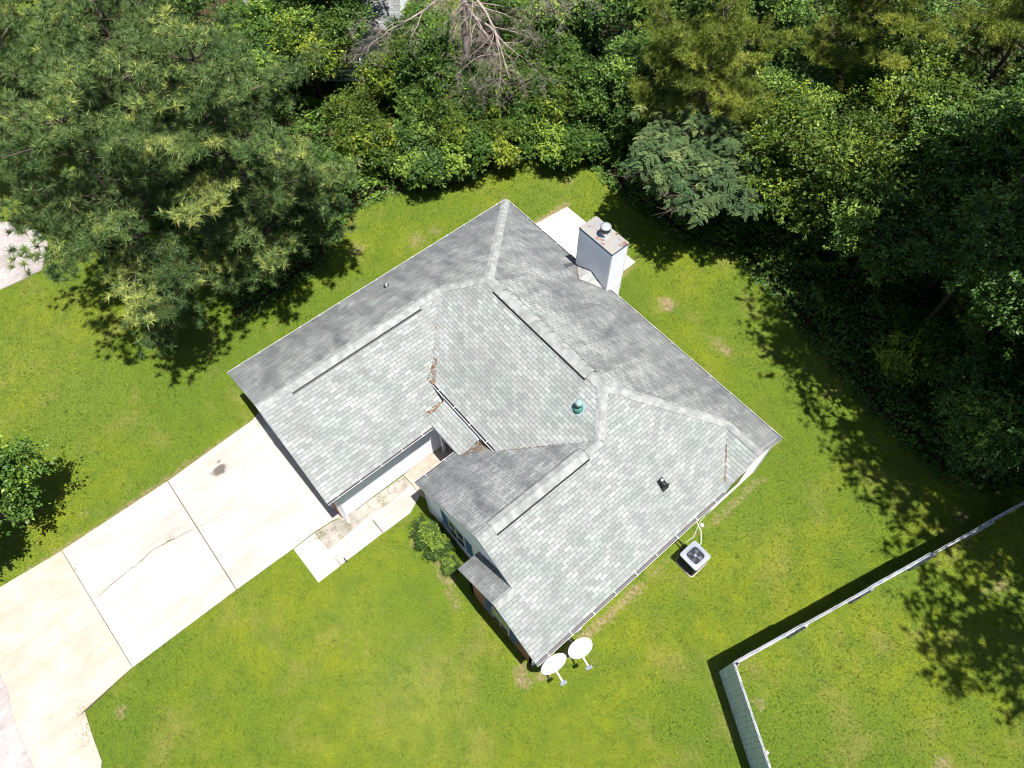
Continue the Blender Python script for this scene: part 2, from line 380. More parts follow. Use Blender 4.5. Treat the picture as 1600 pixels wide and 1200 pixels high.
# ------------------------------------------------------------------ ground
xs = np.unique(np.concatenate([np.linspace(-600, -36, 16), np.arange(-36, 34, .2), np.linspace(34, 600, 16)]))
ys = np.unique(np.concatenate([np.linspace(-600, -34, 16), np.arange(-34, 42, .2), np.linspace(42, 600, 16)]))
GX, GY = np.meshgrid(xs, ys, indexing='ij')
def seg_dist(X, Y, poly, closed=False):
    D = np.full(X.shape, 1e9)
    n = len(poly)
    for i in range(n if closed else n-1):
        (ax, ay), (bx, by) = poly[i], poly[(i+1) % n]
        dx, dy = bx-ax, by-ay; tt = np.clip(((X-ax)*dx+(Y-ay)*dy)/(dx*dx+dy*dy+1e-9), 0, 1)
        D = np.minimum(D, np.hypot(X-ax-tt*dx, Y-ay-tt*dy))
    return D
def inside(X, Y, poly):
    c = np.zeros(X.shape, bool); n = len(poly)
    for i in range(n):
        (ax, ay), (bx, by) = poly[i], poly[(i+1) % n]
        k = ((ay > Y) != (by > Y)) & (X < (bx-ax)*(Y-ay)/(by-ay+1e-12)+ax); c ^= k
    return c
dirt = np.zeros(GX.shape)
for (x, y, r, k) in [(*(7.12,2.91), .45, 1.0), (*(9.81,3.04), .55, .62), (*(10.33,3.03), .35, .8), (*(9.19,2.95), .4, .5), (*(6.99,-21.74), .3, .7), (*(-0.93,4.62), .5, .6), (*(-2.68,-3.08), .7, .62),
                     (*(-2.57,-2.07), .5, .6), (*(-6.49,-2.33), .8, .6), (*(-9.16,0.32), 1.5, .55), (*(19.88,-6.22), .25, .8), (*(19.71,-6.33), .2, .6), (*(24.59,-3.28), .4, .8), (*(8.56,-11.53), .3, .6), (*(8.36,-19.34), .3, .5),
                     (*(14.78,-2.40), .4, .5), (*(10.35,-11.34), .35, .75), (*(-3.90,-5.37), .7, .6), (*(22.76,2.91), .5, .6), (*(22.52,2.30), .4, .5), (*(20.43,4.06), .4, .7), (*(-10.94,-17.20), .3, .5), (*(0.09,-18.14), .35, .5), (*(-0.00,-19.95), .3, .5), (*(16.95,-11.48), .35, .4), (*(11.39,-13.22), .6, .4)]:
    dirt = np.maximum(dirt, k*np.exp(-((GX-x)**2+(GY-y)**2)/(2*(r*.75)**2)))
def strip(poly, w_, k):
    global dirt
    dirt = np.maximum(dirt, k*np.exp(-(seg_dist(GX, GY, poly)/w_)**2))
strip([(0.67,-13.38), (0.73,-17.00), (0.82,-19.83), (0.77,-21.04), (0.77,-22.60)], .28, .72)      # bare earth along the drive
strip([(0.12,1.56), (0.16,3.54)], .28, .85); strip([(4.69,3.44), (4.78,2.28)], .2, .75)
strip([(14.78, -11.0), (14.8, -6.5)], .26, .8); strip([(14.8, -6.3), (14.8, -3.0)], .18, .5); strip([(14.9, -2.9), (14.9, -.3)], .2, .7)
strip([(8.3, -10.9), (11.3, -11.7)], .35, .6); strip([(14.5, -11.5), (14.2, -11.3)], .35, .8)
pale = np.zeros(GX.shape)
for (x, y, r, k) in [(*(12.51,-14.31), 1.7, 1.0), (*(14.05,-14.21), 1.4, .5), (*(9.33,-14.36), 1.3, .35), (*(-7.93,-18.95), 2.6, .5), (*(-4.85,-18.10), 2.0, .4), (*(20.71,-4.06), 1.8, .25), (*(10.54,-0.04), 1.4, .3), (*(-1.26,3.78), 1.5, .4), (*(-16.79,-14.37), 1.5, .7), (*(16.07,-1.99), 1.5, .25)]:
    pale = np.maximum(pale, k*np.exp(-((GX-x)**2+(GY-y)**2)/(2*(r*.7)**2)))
wood_edge = [(-15.84,-18.77), (-14.31,-12.12), (-3.85,-11.23), (-4.08,-7.27), (-6.11,-4.40), (-5.66,-2.00), (-4.19,0.68), (-4.09,3.79), (-2.55,6.63), (0.61,5.96), (4.99,5.90), (7.29,7.15), (10.06,6.61), (12.46,5.91), (15.77,5.21), (19.14,4.83), (20.86,5.88), (21.94,7.53)]
wood_poly = wood_edge[2:] + [(60, 40), (60, 90), (-60, 90), (-60, -6), (-17.22,-8.72)]
WD = seg_dist(GX, GY, wood_poly, True); WI = inside(GX, GY, wood_poly)
wood = np.where(WI, np.clip(.5+WD*.6, 0, 1), np.clip(.5-WD*.7, 0, 1))
back_lawn = [(-9.05,-3.36), (-12.14,-1.34), (-11.05,1.07), (-8.45,0.79), (-6.96,-1.25)]
bl = inside(GX, GY, back_lawn) | inside(GX, GY, [(-11.98,5.51), (-18.61,9.17), (-16.17,15.06), (-10.10,9.82)])
wood = np.where(bl, .1, wood)
nx, ny = GX.shape; idx = np.arange(nx*ny).reshape(nx, ny)
F = np.stack([idx[:-1, :-1], idx[1:, :-1], idx[1:, 1:], idx[:-1, 1:]], -1).reshape(-1, 4)
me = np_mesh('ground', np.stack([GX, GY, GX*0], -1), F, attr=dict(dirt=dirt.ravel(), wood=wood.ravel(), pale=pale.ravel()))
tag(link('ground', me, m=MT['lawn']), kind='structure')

# short grass blades over the lawn (nobody could count it)
drive_out = [(0.68,-24.53), (0.77,-21.04), (0.77,-17.02), (0.59,-13.34), (6.03,-13.16), (6.02,-14.87), (5.99,-17.08), (6.08,-20.87), (6.25,-22.66), (7.92,-22.80), (9.77,-23.43), (6.97,-26.73)]
walk_out = [(5.94,-14.89), (6.04,-13.22), (6.43,-10.22), (7.34,-10.20), (7.64,-10.97), (7.68,-12.14), (7.62,-14.83)]
patio_out = [(-.2, .2), (.14, 1.81), (.28, 3.43), (4.7, 3.5), (4.75, .0)]
house_out = [(.25, -.25), (.25, -12.95), (6.3, -12.95), (6.3, -7.9), (8.0, -7.9), (8.0, -10.35), (11.2, -10.35), (11.2, -11.05), (14.35, -11.05), (14.35, -3), (14.6, -3), (14.6, -.25)]
nb_out = [(-17.79,-18.68), (-15.29,-16.35), (-13.49,-15.73), (-11.96,-16.50), (-11.91,-20.68)]
def blades(n):
    x = rng.uniform(-14, 28, n); y = rng.uniform(-27, 12, n)
    # keep those the picture could show
    dd = seg_dist(x, y, drive_out, True); creep = (dd < .07) & (rng.random(n) < .9)
    keep = (~inside(x, y, drive_out) | creep) & ~inside(x, y, walk_out) & ~inside(x, y, patio_out) & ~inside(x, y, house_out) & ~inside(x, y, nb_out)
    keep &= ~inside(x, y, wood_poly)
    d = np.zeros(n)
    ix = np.clip(np.searchsorted(xs, x), 0, nx-1); iy = np.clip(np.searchsorted(ys, y), 0, ny-1)
    keep &= rng.random(n) > dirt[ix, iy]*1.15
    x = x[keep]; y = y[keep]; n = len(x)
    a = rng.uniform(0, 2*np.pi, n); h = rng.uniform(.03, .10, n)*rng.choice([.6, 1, 1, 1.3], n); wd = rng.uniform(.007, .017, n)
    lx = rng.normal(0, .04, n); ly = rng.normal(0, .04, n)
    V = np.empty((n, 3, 3)); V[:, 0] = np.stack([x-np.cos(a)*wd, y-np.sin(a)*wd, np.zeros(n)], -1)
    V[:, 1] = np.stack([x+np.cos(a)*wd, y+np.sin(a)*wd, np.zeros(n)], -1); V[:, 2] = np.stack([x+lx, y+ly, h], -1)
    # tone: blade by blade, and clump by clump
    kx = (x/.11).astype(int); ky = (y/.11).astype(int); hsh = np.modf(np.abs(np.sin(kx*12.9898+ky*78.233)*43758.5453))[0]
    v = np.clip(.28*rng.random(n)+.62*hsh**1.3+.05, 0, 1)
    return np_mesh('grass', V.reshape(-1, 3), np.arange(3*n).reshape(n, 3), attr=dict(v=np.repeat(v, 3)))
tag(link('grass', blades(520000), m=MT['blade']), 'short yellow-green lawn grass around the house', 'grass', kind='stuff')

# ------------------------------------------------------------------ concrete
g = MB()
def slab(P, z1, mi): g.prism(P, -.05, z1, mi)
slab([(0.58,-24.50), (0.63,-23.21), (0.78,-21.07), (5.98,-20.89), (6.20,-22.60), (6.35,-23.97), (6.56,-25.05), (5.56,-26.23)], .030, 1)
slab([(0.77,-21.05), (0.78,-17.03), (5.96,-17.08), (5.99,-20.87)], .032, 0)
slab([(0.78,-17.00), (0.59,-13.34), (.2, -12.4), (6.25, -12.4), (6.01,-13.18), (5.95,-13.92), (5.98,-14.84), (5.96,-17.05)], .030, 0)
slab([(6.24,-22.61), (7.05,-22.72), (7.92,-22.80), (8.60,-23.31), (6.86,-25.36), (6.22,-24.03)], .026, 1)
g.prism([(0.79,-24.57), (0.81,-21.06), (0.82,-17.04), (0.67,-13.38), (6.2, -12.6), (5.98,-13.19), (5.93,-17.07), (5.97,-20.84), (6.25,-22.60), (6.99,-22.80), (7.85,-22.87), (8.47,-23.45), (5.99,-26.38)], -.05, .018, 2)
drive = g.build('driveway', [MT['conc'], MT['tan'], MT['soil']]); tag(drive, kind='structure')
g = MB(); g.prism([(2.13,-25.04), (3.37,-24.24), (4.09,-24.22), (4.75,-24.37), (5.51,-24.40), (7.07,-24.46), (6.32,-26.50)], -.03, .036)
tag(g.build('road', MT['road']), kind='structure')
g = MB()
def jag(P, z, w_, seed):
    r = random.Random(seed); pts = []
    for i in range(len(P)-1):
        a = Vector((*P[i], z)); b = Vector((*P[i+1], z)); n_ = max(2, int((b-a).length/.12))
        for k in range(n_):
            q = a.lerp(b, k/n_); pts.append(q+Vector((r.uniform(-.03, .03), r.uniform(-.03, .03), 0)))
    pts.append(Vector((*P[-1], z)))
    for i in range(len(pts)-1):
        d = (pts[i+1]-pts[i]); nrm = Vector((-d.y, d.x, 0)).normalized(); w1 = w_*r.uniform(.4, 1.6); w2 = w_*r.uniform(.4, 1.6)
        g.poly([pts[i]-nrm*w1, pts[i+1]-nrm*w2, pts[i+1]+nrm*w2, pts[i]+nrm*w1])
jag([(3.12,-20.81), (2.99,-19.99), (2.94,-19.09), (2.82,-18.52), (2.91,-18.03), (3.04,-17.22)], .0365, .008, 1)
jag([(3.08,-17.11), (3.24,-16.18), (3.37,-14.28)], .0345, .003, 2)
cr = g.build('crack', MT['dark']); child_world(cr, drive)
g = MB()
slab([(6.01,-14.83), (5.99,-13.95), (7.57,-13.89), (7.57,-14.80)], .034, 0)
slab([(6.84,-13.93), (6.72,-12.14), (7.56,-12.11), (7.56,-13.86)], .036, 0)
slab([(6.73,-12.09), (6.81,-11.19), (6.72,-10.23), (7.28,-10.27), (7.59,-10.93), (7.57,-12.08)], .034, 0)
slab([(5.98,-13.92), (6.05,-13.21), (6.22,-12.57), (6.25,-10.27), (6.72,-10.23), (6.94,-10.48), (6.93,-11.62), (6.96,-12.25), (7.00,-13.86), (6.79,-13.93)], .028, 1)
slab([(6.25,-10.24), (6.18, -9.3), (6.18, -8.05), (8.0, -8.05), (8.0, -10.0), (7.26,-10.25), (6.73,-10.21)], .045, 2)
g.prism([(6.03,-14.79), (6.11,-13.22), (6.29,-10.30), (6.42,-8.30), (7.22,-10.25), (7.53,-10.91), (7.55,-12.08), (7.54,-14.75)], -.05, .018, 3)
tag(g.build('path', [MT['conc'], MT['rough'], MT['entry'], MT['soil']]), kind='structure')
g = MB(); g.prism([(.02, -.25), (.14, 1.81), (.28, 3.43), (4.66, 3.5), (4.75, -.25)], -.05, .05)
tag(g.build('patio', MT['patio']), kind='structure')
g = MB(); g.prism([(-18.97,-19.45), (-15.29,-16.35), (-14.26,-15.86), (-13.29,-15.78), (-11.97,-16.61), (-12.00,-17.63), (-12.25,-20.56)], -.03, .03)
g.prism([(-28.64,-14.31), (-26.19,-12.11), (-23.78,-10.28), (-18.71,-9.74), (-14.90,-10.20), (-16.54,-10.75), (-20.19,-11.47), (-22.41,-12.57), (-25.49,-15.41)], -.03, .034)
tag(g.build('neighbour_driveway', MT['road']), kind='structure')

def tufts():
    V = []; r_ = np.random.default_rng(3)
    for (x, y, n_, sp) in [(*(6.47,-11.41), 60, .10), (*(6.73,-11.48), 50, .08), (*(6.21,-11.33), 30, .08), (*(6.59,-12.88), 40, .07), (*(6.14,-13.83), 50, .10), (*(6.24,-13.97), 20, .05), (*(6.76,-13.32), 20, .05), (*(2.88,-17.96), 40, .06), (*(1.69,-20.97), 25, .07), (*(6.71,-14.06), 25, .07), (*(2.94,-19.09), 12, .04), (*(6.18,-22.57), 60, .16), (*(6.90,-22.76), 50, .16)]:
        for k in range(n_):
            a = r_.uniform(0, 6.28); q = np.array([x+r_.normal()*sp, y+r_.normal()*sp, .02]); w_ = .008
            V += [q+[math.cos(a)*w_, math.sin(a)*w_, 0], q-[math.cos(a)*w_, math.sin(a)*w_, 0], q+[r_.normal()*.05, r_.normal()*.05, r_.uniform(.05, .10)]]
    V = np.array(V); return np_mesh('weeds', V, np.arange(len(V)).reshape(-1, 3), attr=dict(v=np.full(len(V), .45)))
tag(link('weeds', tufts(), m=MT['blade']), 'small weeds growing from the walkway and driveway cracks', 'weeds', kind='stuff')

# ------------------------------------------------------------------ house
W, Ag, Bg, L, b1, Af, b2, Af2, a3, p, ga = 9.026, 13.11, 6.517, 14.624, 7.81, 10.474, 10.963, 11.176, 2.946, .615, 1.118
E = 2.55
r = (L-b1)/2; rb = (L-b2)/2; r3 = a3/2
Z = lambda d: E+p*d
house = empty('suburban_house', (7, -6, 0), 'single-storey white house with grey shingled hip and gable roof in the middle of the lawn', 'house')
V3 = lambda b, a, z: (b, -a, z)
pts = dict(
 A=V3(0, 0, E), B=V3(0, Ag, E), C=V3(Bg, Ag, E), D=V3(Bg/2, Ag, Z(Bg/2)), Fp=V3(W/2, W/2, Z(W/2)), G=V3(Bg/2, W-Bg/2, Z(Bg/2)),
 H=V3(Bg-ga, W-ga, Z(ga)), I=V3(L-W/2, W/2, Z(W/2)), J=V3(L-r, W-r, Z(r)), K=V3(b1+ga, W-ga, Z(ga)), Lp=V3(b1, Af, E), Mp=V3(L-r, Af, Z(r)),
 Np=V3(b2, Af2, E), O=V3(L-rb, Af2, Z(rb)), P=V3(L-rb, Af, Z(rb)), Q=V3(L, Af2, E), R=V3(L-r3, r3, Z(r3)), S=V3(L, r3, Z(r3)), T=V3(L, 0, E), U=V3(L, a3, E),
 g1=V3(Bg-ga, W-1.5, Z(ga)), g2=V3(Bg, W-1.5, E), f1=V3(b1, W-1.5, E), f2=V3(b1+ga, W-1.5, Z(ga)),
 n1=V3(b2, Af-.16, E), n2=V3(L-rb, Af-.16, Z(rb)-.0),
)
cs = math.sqrt(1+p*p)
planes = [  # vertices (ccw seen from above is fixed below), axis of the eave, slot
 ('A B D G Fp', 'NW', 1), ('A Fp I R S T', 'NE', 1), ('D C g2 g1 H G', 'SE', 0), ('Fp G H K J I', 'SW', 0),
 ('J Mp Lp f1 f2 K', 'NW2', 1), ('Mp J I R U Q O P', 'SE2', 0), ('R S U', 'SW2', 0), ('Np O n2 n1', 'NW3', 1)]
roof = MB()
def uvof(pt, ax):
    x, y, z = pt
    if ax == 'NW': return (y, x*cs)
    if ax == 'NW2': return (y, (x-b1)*cs)
    if ax == 'NW3': return (y+.1, (x-b2)*cs)
    if ax == 'SE': return (y, (Bg-x)*cs)
    if ax == 'SE2': return (y, (L-x)*cs)
    if ax == 'NE': return (x, -y*cs)
    if ax == 'SW': return (x, (y+W)*cs)
    if ax == 'SW2': return (x, (y+a3)*cs)
edges = {}; bots = []
for names, ax, mi in planes:
    ns_ = names.split(); P3 = [Vector(pts[k]) for k in ns_]
    nrm = Vector((0, 0, 0))
    for i in range(len(P3)): nrm += (P3[i]-P3[0]).cross(P3[(i+1) % len(P3)]-P3[0])
    if nrm.z < 0: ns_.reverse(); P3.reverse()
    roof.poly(P3, [uvof(q, ax) for q in P3], mi)
    roof.poly([q-Vector((0, 0, .13)) for q in reversed(P3)], mi=2)
    for i in range(len(ns_)):
        a, b = ns_[i], ns_[(i+1) % len(ns_)]
        edges.setdefault(frozenset((a, b)), []).append((a, b))
for k, e in edges.items():
    if len(e) == 1:
        a, b = e[0]
        if {a, b} <= {'g1', 'g2', 'f1', 'f2', 'H', 'K', 'P', 'n1', 'n2'}: continue
        va, vb = Vector(pts[a]), Vector(pts[b]); dz = Vector((0, 0, .13)); roof.poly([va-dz, vb-dz, vb, va], mi=2)
roof_o = roof.build('roof', [MT['sh'], MT['shn'], MT['white']], house)

# ridge and hip caps: overlapping bent pieces
def cap_line(name, a, b, wid=.17, mats='cap', raise_=.012, piece=.2, mi_dark=False):
    a = Vector(a); b = Vector(b); d = b-a; Ln = d.length; d.normalize()
    side = d.cross(Vector((0, 0, 1))).normalized()
    g = MB(); n_ = max(2, int(Ln/piece))
    rr = random.Random(int(Ln*1000))
    drop = p*wid*(.72 if abs(d.z) > .1 else 1.)*.98
    for i in range(n_):
        s0 = a+d*(Ln*i/n_); s1 = a+d*(Ln*(i+1)/n_+.01); k0 = raise_; k1 = raise_+.018
        if d.z < 0: k0, k1 = k0, k1
        w_ = wid*rr.uniform(.96, 1.03)
        A_ = [s0-side*w_+Vector((0, 0, k0-drop)), s0-side*.03+Vector((0, 0, k0+.0)), s0+side*.03+Vector((0, 0, k0)), s0+side*w_+Vector((0, 0, k0-drop))]
        B_ = [s1-side*w_+Vector((0, 0, k1-drop)), s1-side*.03+Vector((0, 0, k1+.0)), s1+side*.03+Vector((0, 0, k1)), s1+side*w_+Vector((0, 0, k1-drop))]
        for j in range(3): g.poly([A_[j+1], B_[j+1], B_[j], A_[j]])
        g.poly([B_[0], B_[3], B_[3]-Vector((0, 0, .03)), B_[0]-Vector((0, 0, .03))])
        for j, sg in ((0, 1), (3, -1)):
            q = [A_[j], B_[j], B_[j]-Vector((0, 0, .05)), A_[j]-Vector((0, 0, .05))]
            g.poly(q if sg > 0 else q[::-1])
    return g.build(name, MT[mats], house)
for a, b in (('G', 'D'), ('Fp', 'A'), ('G', 'Fp'), ('I', 'Fp'), ('I', 'J'), ('I', 'R'), ('R', 'S'), ('J', 'Mp'), ('P', 'O')):
    va, vb = Vector(pts[a]), Vector(pts[b])
    if a+b in ('RS', 'PO'): cap_line('ridge_cap', va, vb, .13)
    else: cap_line('hip_cap' if abs(va.z-vb.z) > .1 else 'ridge_cap', va, vb)
def ridge_vent(a, b):
    a = Vector(a); b = Vector(b); d = (b-a).normalized(); side = d.cross(Vector((0, 0, 1))).normalized()
    g = MB(); w_ = .225; h = .058; n_ = int((b-a).length/.28)
    up = Vector((0, 0, 1))
    for i in range(n_):
        s0 = a.lerp(b, i/n_); s1 = a.lerp(b, (i+1)/n_-.003)
        for sg in (-1, 1):
            q = [s0+up*h, s1+up*(h+.006), s1+side*sg*w_+up*(h+.006-p*w_), s0+side*sg*w_+up*(h-p*w_)]
            g.poly(q if sg < 0 else q[::-1], mi=0)
    for sg in (-1, 1):   # dark louvred edge and its flange
        q = [a+side*sg*w_+up*(h-p*w_), b+side*sg*w_+up*(h-p*w_), b+side*sg*(w_+.01)+up*(-p*w_-.01), a+side*sg*(w_+.01)+up*(-p*w_-.01)]
        g.poly(q if sg < 0 else q[::-1], mi=1)
        q = [a+side*sg*(w_+.0)+up*(.016-p*w_), b+side*sg*(w_+.0)+up*(.016-p*w_), b+side*sg*(w_+.04)+up*(.02-p*(w_+.04)), a+side*sg*(w_+.04)+up*(.02-p*(w_+.04))]
        g.poly(q if sg < 0 else q[::-1], mi=1)
    for e in (a, b):
        g.poly([e+up*h, e+side*w_+up*(h-p*w_), e+side*w_+up*(-p*w_), e, e-side*w_+up*(-p*w_), e-side*w_+up*(h-p*w_)], mi=1)
    g.build('ridge_vent', [MT['cap'], MT['black']], house)
ridge_vent((Bg/2, -11.95, Z(Bg/2)), (Bg/2, -6.75, Z(Bg/2)))
ridge_vent((5.0, -W/2, Z(W/2)), (9.55, -W/2, Z(W/2)))
ridge_vent((L-r, -9.95, Z(r)), (L-r, -6.25, Z(r)))

# porch roof between the garage and the front wing
g = MB()
pz = lambda y: 2.66+.42*(y+8.78)
q = [(6.2, -8.80), (8.06, -8.80), (8.06, -7.60), (6.2, -7.60)]
g.poly([(x, y, pz(y)) for x, y in q], [(x, (y+8.8)*1.08) for x, y in q], 0)
g.poly([(x, y, pz(y)-.12) for x, y in reversed(q)], mi=1)
for i in range(4):
    a, b = q[i], q[(i+1) % 4]; g.poly([(*a, pz(a[1])-.12), (*b, pz(b[1])-.12), (*b, pz(b[1])), (*a, pz(a[1]))], mi=1)
g.build('porch_roof', [MT['sh'], MT['white']], house)
# pine straw collected in valleys and against the porch roof
def wedge(name, P, h=.03):
    g = MB(); c = sum((Vector(q) for q in P), Vector())/len(P)+Vector((0, 0, h))
    for i in range(len(P)): g.poly([P[i], P[(i+1) % len(P)], c])
    return g.build(name, MT['debris'], house)
def on_main(x, y): return Z(y+W)            # main street-side slope height
def on_gar(x): return Z(Bg-x)
def on_front(x): return Z(x-b1)
wedge('leaf_litter', [(5.30, -8.02, on_gar(5.30)+.01), (5.62, -7.93, on_gar(5.42)+.02), (5.05, -7.35, Z(W-7.35)+.02), (4.75, -7.15, on_gar(4.75)+.02)], .03)
wedge('leaf_litter', [(8.06, -8.72, on_front(8.06)+.02), (8.22, -8.7, on_front(8.22)+.015), (8.62, -7.95, on_front(8.62)+.02), (8.06, -7.85, on_front(8.06)+.10)], .05)
wedge('leaf_litter', [(6.2, -8.75, on_gar(6.2)+.02), (6.2, -7.85, on_gar(6.2)+.06), (6.03, -7.85, on_gar(6.03)+.02), (6.06, -8.7, on_gar(6.06)+.01)], .02)
rr = random.Random(4)
for (a, b, n_, wd) in ((Vector(pts['G']), Vector(pts['H']), 9, .035), (Vector(pts['J']), Vector(pts['K']), 9, .03), (Vector(pts['R']), Vector(pts['U']), 7, .04)):
    g = MB()
    n_ *= 3; L0 = []; R0 = []
    sd_ = (b-a).cross(Vector((0, 0, 1))).normalized()
    for i in range(n_+1):
        t0 = .25+.7*i/n_; q0 = a.lerp(b, t0)+Vector((0, 0, .03)); w1 = wd*max(.12, rr.gauss(.8, .6))*(.3+t0); w2 = wd*max(.12, rr.gauss(.6, .5))*(.3+t0)
        L0.append(q0-sd_*w1*.6+Vector((0, 0, .02))); R0.append(q0+sd_*w2*.6+Vector((0, 0, .02)))
    i0 = len(g.v); g.v += [tuple(q) for q in L0+R0]
    for i in range(n_): g.f.append((i0+i, i0+i+1, i0+n_+1+i+1, i0+n_+1+i)); g.uv.append(None); g.mi.append(0); g.sm.append(False)
    g.build('leaf_litter', MT['debris'], house)

# walls
def uvw(A_, d, s_, z): return (s_, z)
def siding_wall(name, A_, B_, z0, prof, mat_='siding', lap=.15, parent=None):
    """A_->B_ with outward normal on the right-hand side; prof = [(s,z)...] top line"""
    A_ = Vector((*A_, 0)); B_ = Vector((*B_, 0)); d = (B_-A_).normalized(); Ln = (B_-A_).length; nrm = Vector((d.y, -d.x, 0))
    def top(s_):
        for i in range(len(prof)-1):
            if prof[i][0] <= s_ <= prof[i+1][0]+1e-9:
                f = (s_-prof[i][0])/(prof[i+1][0]-prof[i][0]+1e-9); return prof[i][1]*(1-f)+prof[i+1][1]*f
        return prof[-1][1]
    g = MB(); zmax = max(q[1] for q in prof)
    if mat_ != 'brick':
        z = z0; ss = [Ln*i/80 for i in range(81)]
        while z < zmax-.02:
            ok = [s_ for s_ in ss if top(s_) > z+lap*.5]
            if len(ok) < 2: break
            s0, s1 = ok[0], ok[-1]
            a0 = A_+d*s0; a1 = A_+d*s1; z1 = min(z+lap, zmax)
            g.poly([a0+nrm*.042+Vector((0, 0, z)), a1+nrm*.042+Vector((0, 0, z)), a1+nrm*.002+Vector((0, 0, z1)), a0+nrm*.002+Vector((0, 0, z1))])
            g.poly([a0+Vector((0, 0, z)), a1+Vector((0, 0, z)), a1+nrm*.042+Vector((0, 0, z)), a0+nrm*.042+Vector((0, 0, z))])
            z += lap
        off = 0.
    # solid wall behind
    t_ = .12
    front = [A_+Vector((0, 0, z0-.1)), B_+Vector((0, 0, z0-.1))]+[A_+d*s_+Vector((0, 0, z-.14)) for s_, z in reversed(prof)]
    g.poly(front, [((q-A_).dot(d), q.z) for q in front]); g.poly([q-nrm*t_ for q in reversed(front)])
    for i in range(len(front)):
        a, b = front[i], front[(i+1) % len(front)]; g.poly([a, a-nrm*t_, b-nrm*t_, b])
    return g.build(name, MT[mat_], parent or house)
hz = E-.02
siding_wall('siding_wall', (.3, -.3), (.3, -12.9), .1, [(0, E), (12.6, E)])
siding_wall('brick_wall', (.3, -12.9), (6.2, -12.9), .05, [(0, E+.12), (Bg/2-.3, Z(Bg/2)), (5.9, E+.12)], 'brick')
siding_wall('siding_wall', (6.2, -12.82), (6.2, -8.0), .12, [(0, E+.02), (4.82, E+.02)])
siding_wall('siding_wall', (6.2, -8.0), (8.1, -8.0), .1, [(0, 3.1), (1.9, 3.1)])
siding_wall('siding_wall', (8.1, -8.0), (8.1, -10.3), .1, [(0, E+.1), (2.3, E+.1)])
siding_wall('siding_wall', (8.1, -10.3), (14.3, -10.3), .1, [(0, E+.1), (L-r-8.1, Z(r)), (6.2, E+.1)])
siding_wall('brick_wall', (11.25, -10.3), (11.25, -11.0), .05, [(0, E+.1), (.7, E+.1)], 'brick')
siding_wall('brick_wall', (11.25, -11.0), (14.3, -11.0), .05, [(0, E+.1), (L-rb-11.25, Z(rb)), (3.05, E+.1)], 'brick')
siding_wall('siding_wall', (14.3, -11.0), (14.3, -2.95), .1, [(0, E+.1), (8.05, E+.1)])
siding_wall('siding_wall', (14.5, -2.85), (14.5, -.3), .1, [(0, E+.06), (1.38, Z(r3)), (2.55, E+.2)])
siding_wall('siding_wall', (14.5, -.3), (.3, -.3), .1, [(0, E), (14.2, E)])
g = MB()   # white corner boards and rake trim
for x, y in ((6.215, -12.83), (14.515, -2.86), (14.515, -.3), (8.085, -10.315), (.29, -.29)):
    g.box(x-.05, y-.05, .08, x+.05, y+.05, E-.12)
build_each(g, 'corner_trim', MT['white'], house)
g = MB(); g.box(6.0, -12.97, .0, 6.30, -12.86, .11); g.box(14.34, -11, 0, 14.36, -3, .09); g.box(14.53, -2.85, 0, 14.56, -.3, .09); build_each(g, 'brick_footing', MT['brick'], house)
# garage door
gd = MB(); gd.box(.85, -12.96, .03, 5.65, -12.91, 2.15)
door = gd.build('garage_door', MT['white'], house)
pn = MB()
for i in range(4):
    for k in range(8): pn.box(.95+k*.59, -12.985, .12+i*.52, .95+k*.59+.48, -12.962, .12+i*.52+.36)
build_each(pn, 'door_panel', MT['white'], door)
# front door in the recess
gd = MB(); gd.box(6.7, -8.09, .05, 7.62, -8.02, 2.1); fd = gd.build('front_door', MT['shutter'], house)
gd = MB(); gd.tube([(7.52, -8.09, 1.05), (7.52, -8.15, 1.05)], .03, 8); child_world(gd.build('door_handle', MT['metal']), fd)
# windows with shutters
def window(x0, x1, z0, z1, y, shut=True, mull=True):
    g = MB(); g.box(x0-.05, y-.05, z0-.05, x1+.05, y-.02, z1+.05); wf = g.build('window', MT['white'], house)
    g = MB(); g.box(x0, y-.062, z0, x1, y-.052, z1); child_world(g.build('pane', MT['glass']), wf)
    g = MB(); xm = (x0+x1)/2; zm = (z0+z1)/2
    g.box(xm-.012, y-.075, z0, xm+.012, y-.063, z1); g.box(x0, y-.08, zm-.015, xm-.013, y-.063, zm+.015); g.box(xm+.013, y-.08, zm-.015, x1, y-.063, zm+.015)
    child_world(g.build('muntin', MT['white']), wf)
    if shut:
        for a, b in ((x0-.44, x0-.08), (x1+.08, x1+.44)):
            g = MB(); g.box(a, y-.05, z0-.04, b, y-.021, z1+.04)
            for k in range(12):
                zz = z0+(z1-z0)*k/12; g.box(a+.04, y-.062, zz+.02, b-.04, y-.051, zz+.06)
            g.build('shutter', MT['shutter'], house)
window(9.36, 10.12, .85, 2.15, -10.3); window(12.50, 13.20, .8, 2.1, -11.0)
g = MB(); g.box(14.53, -2.35, 1.0, 14.56, -1.55, 2.25); wf = g.build('window', MT['white'], house)
g = MB(); g.box(14.562, -2.30, 1.05, 14.572, -1.60, 2.2); child_world(g.build('pane', MT['glass']), wf)

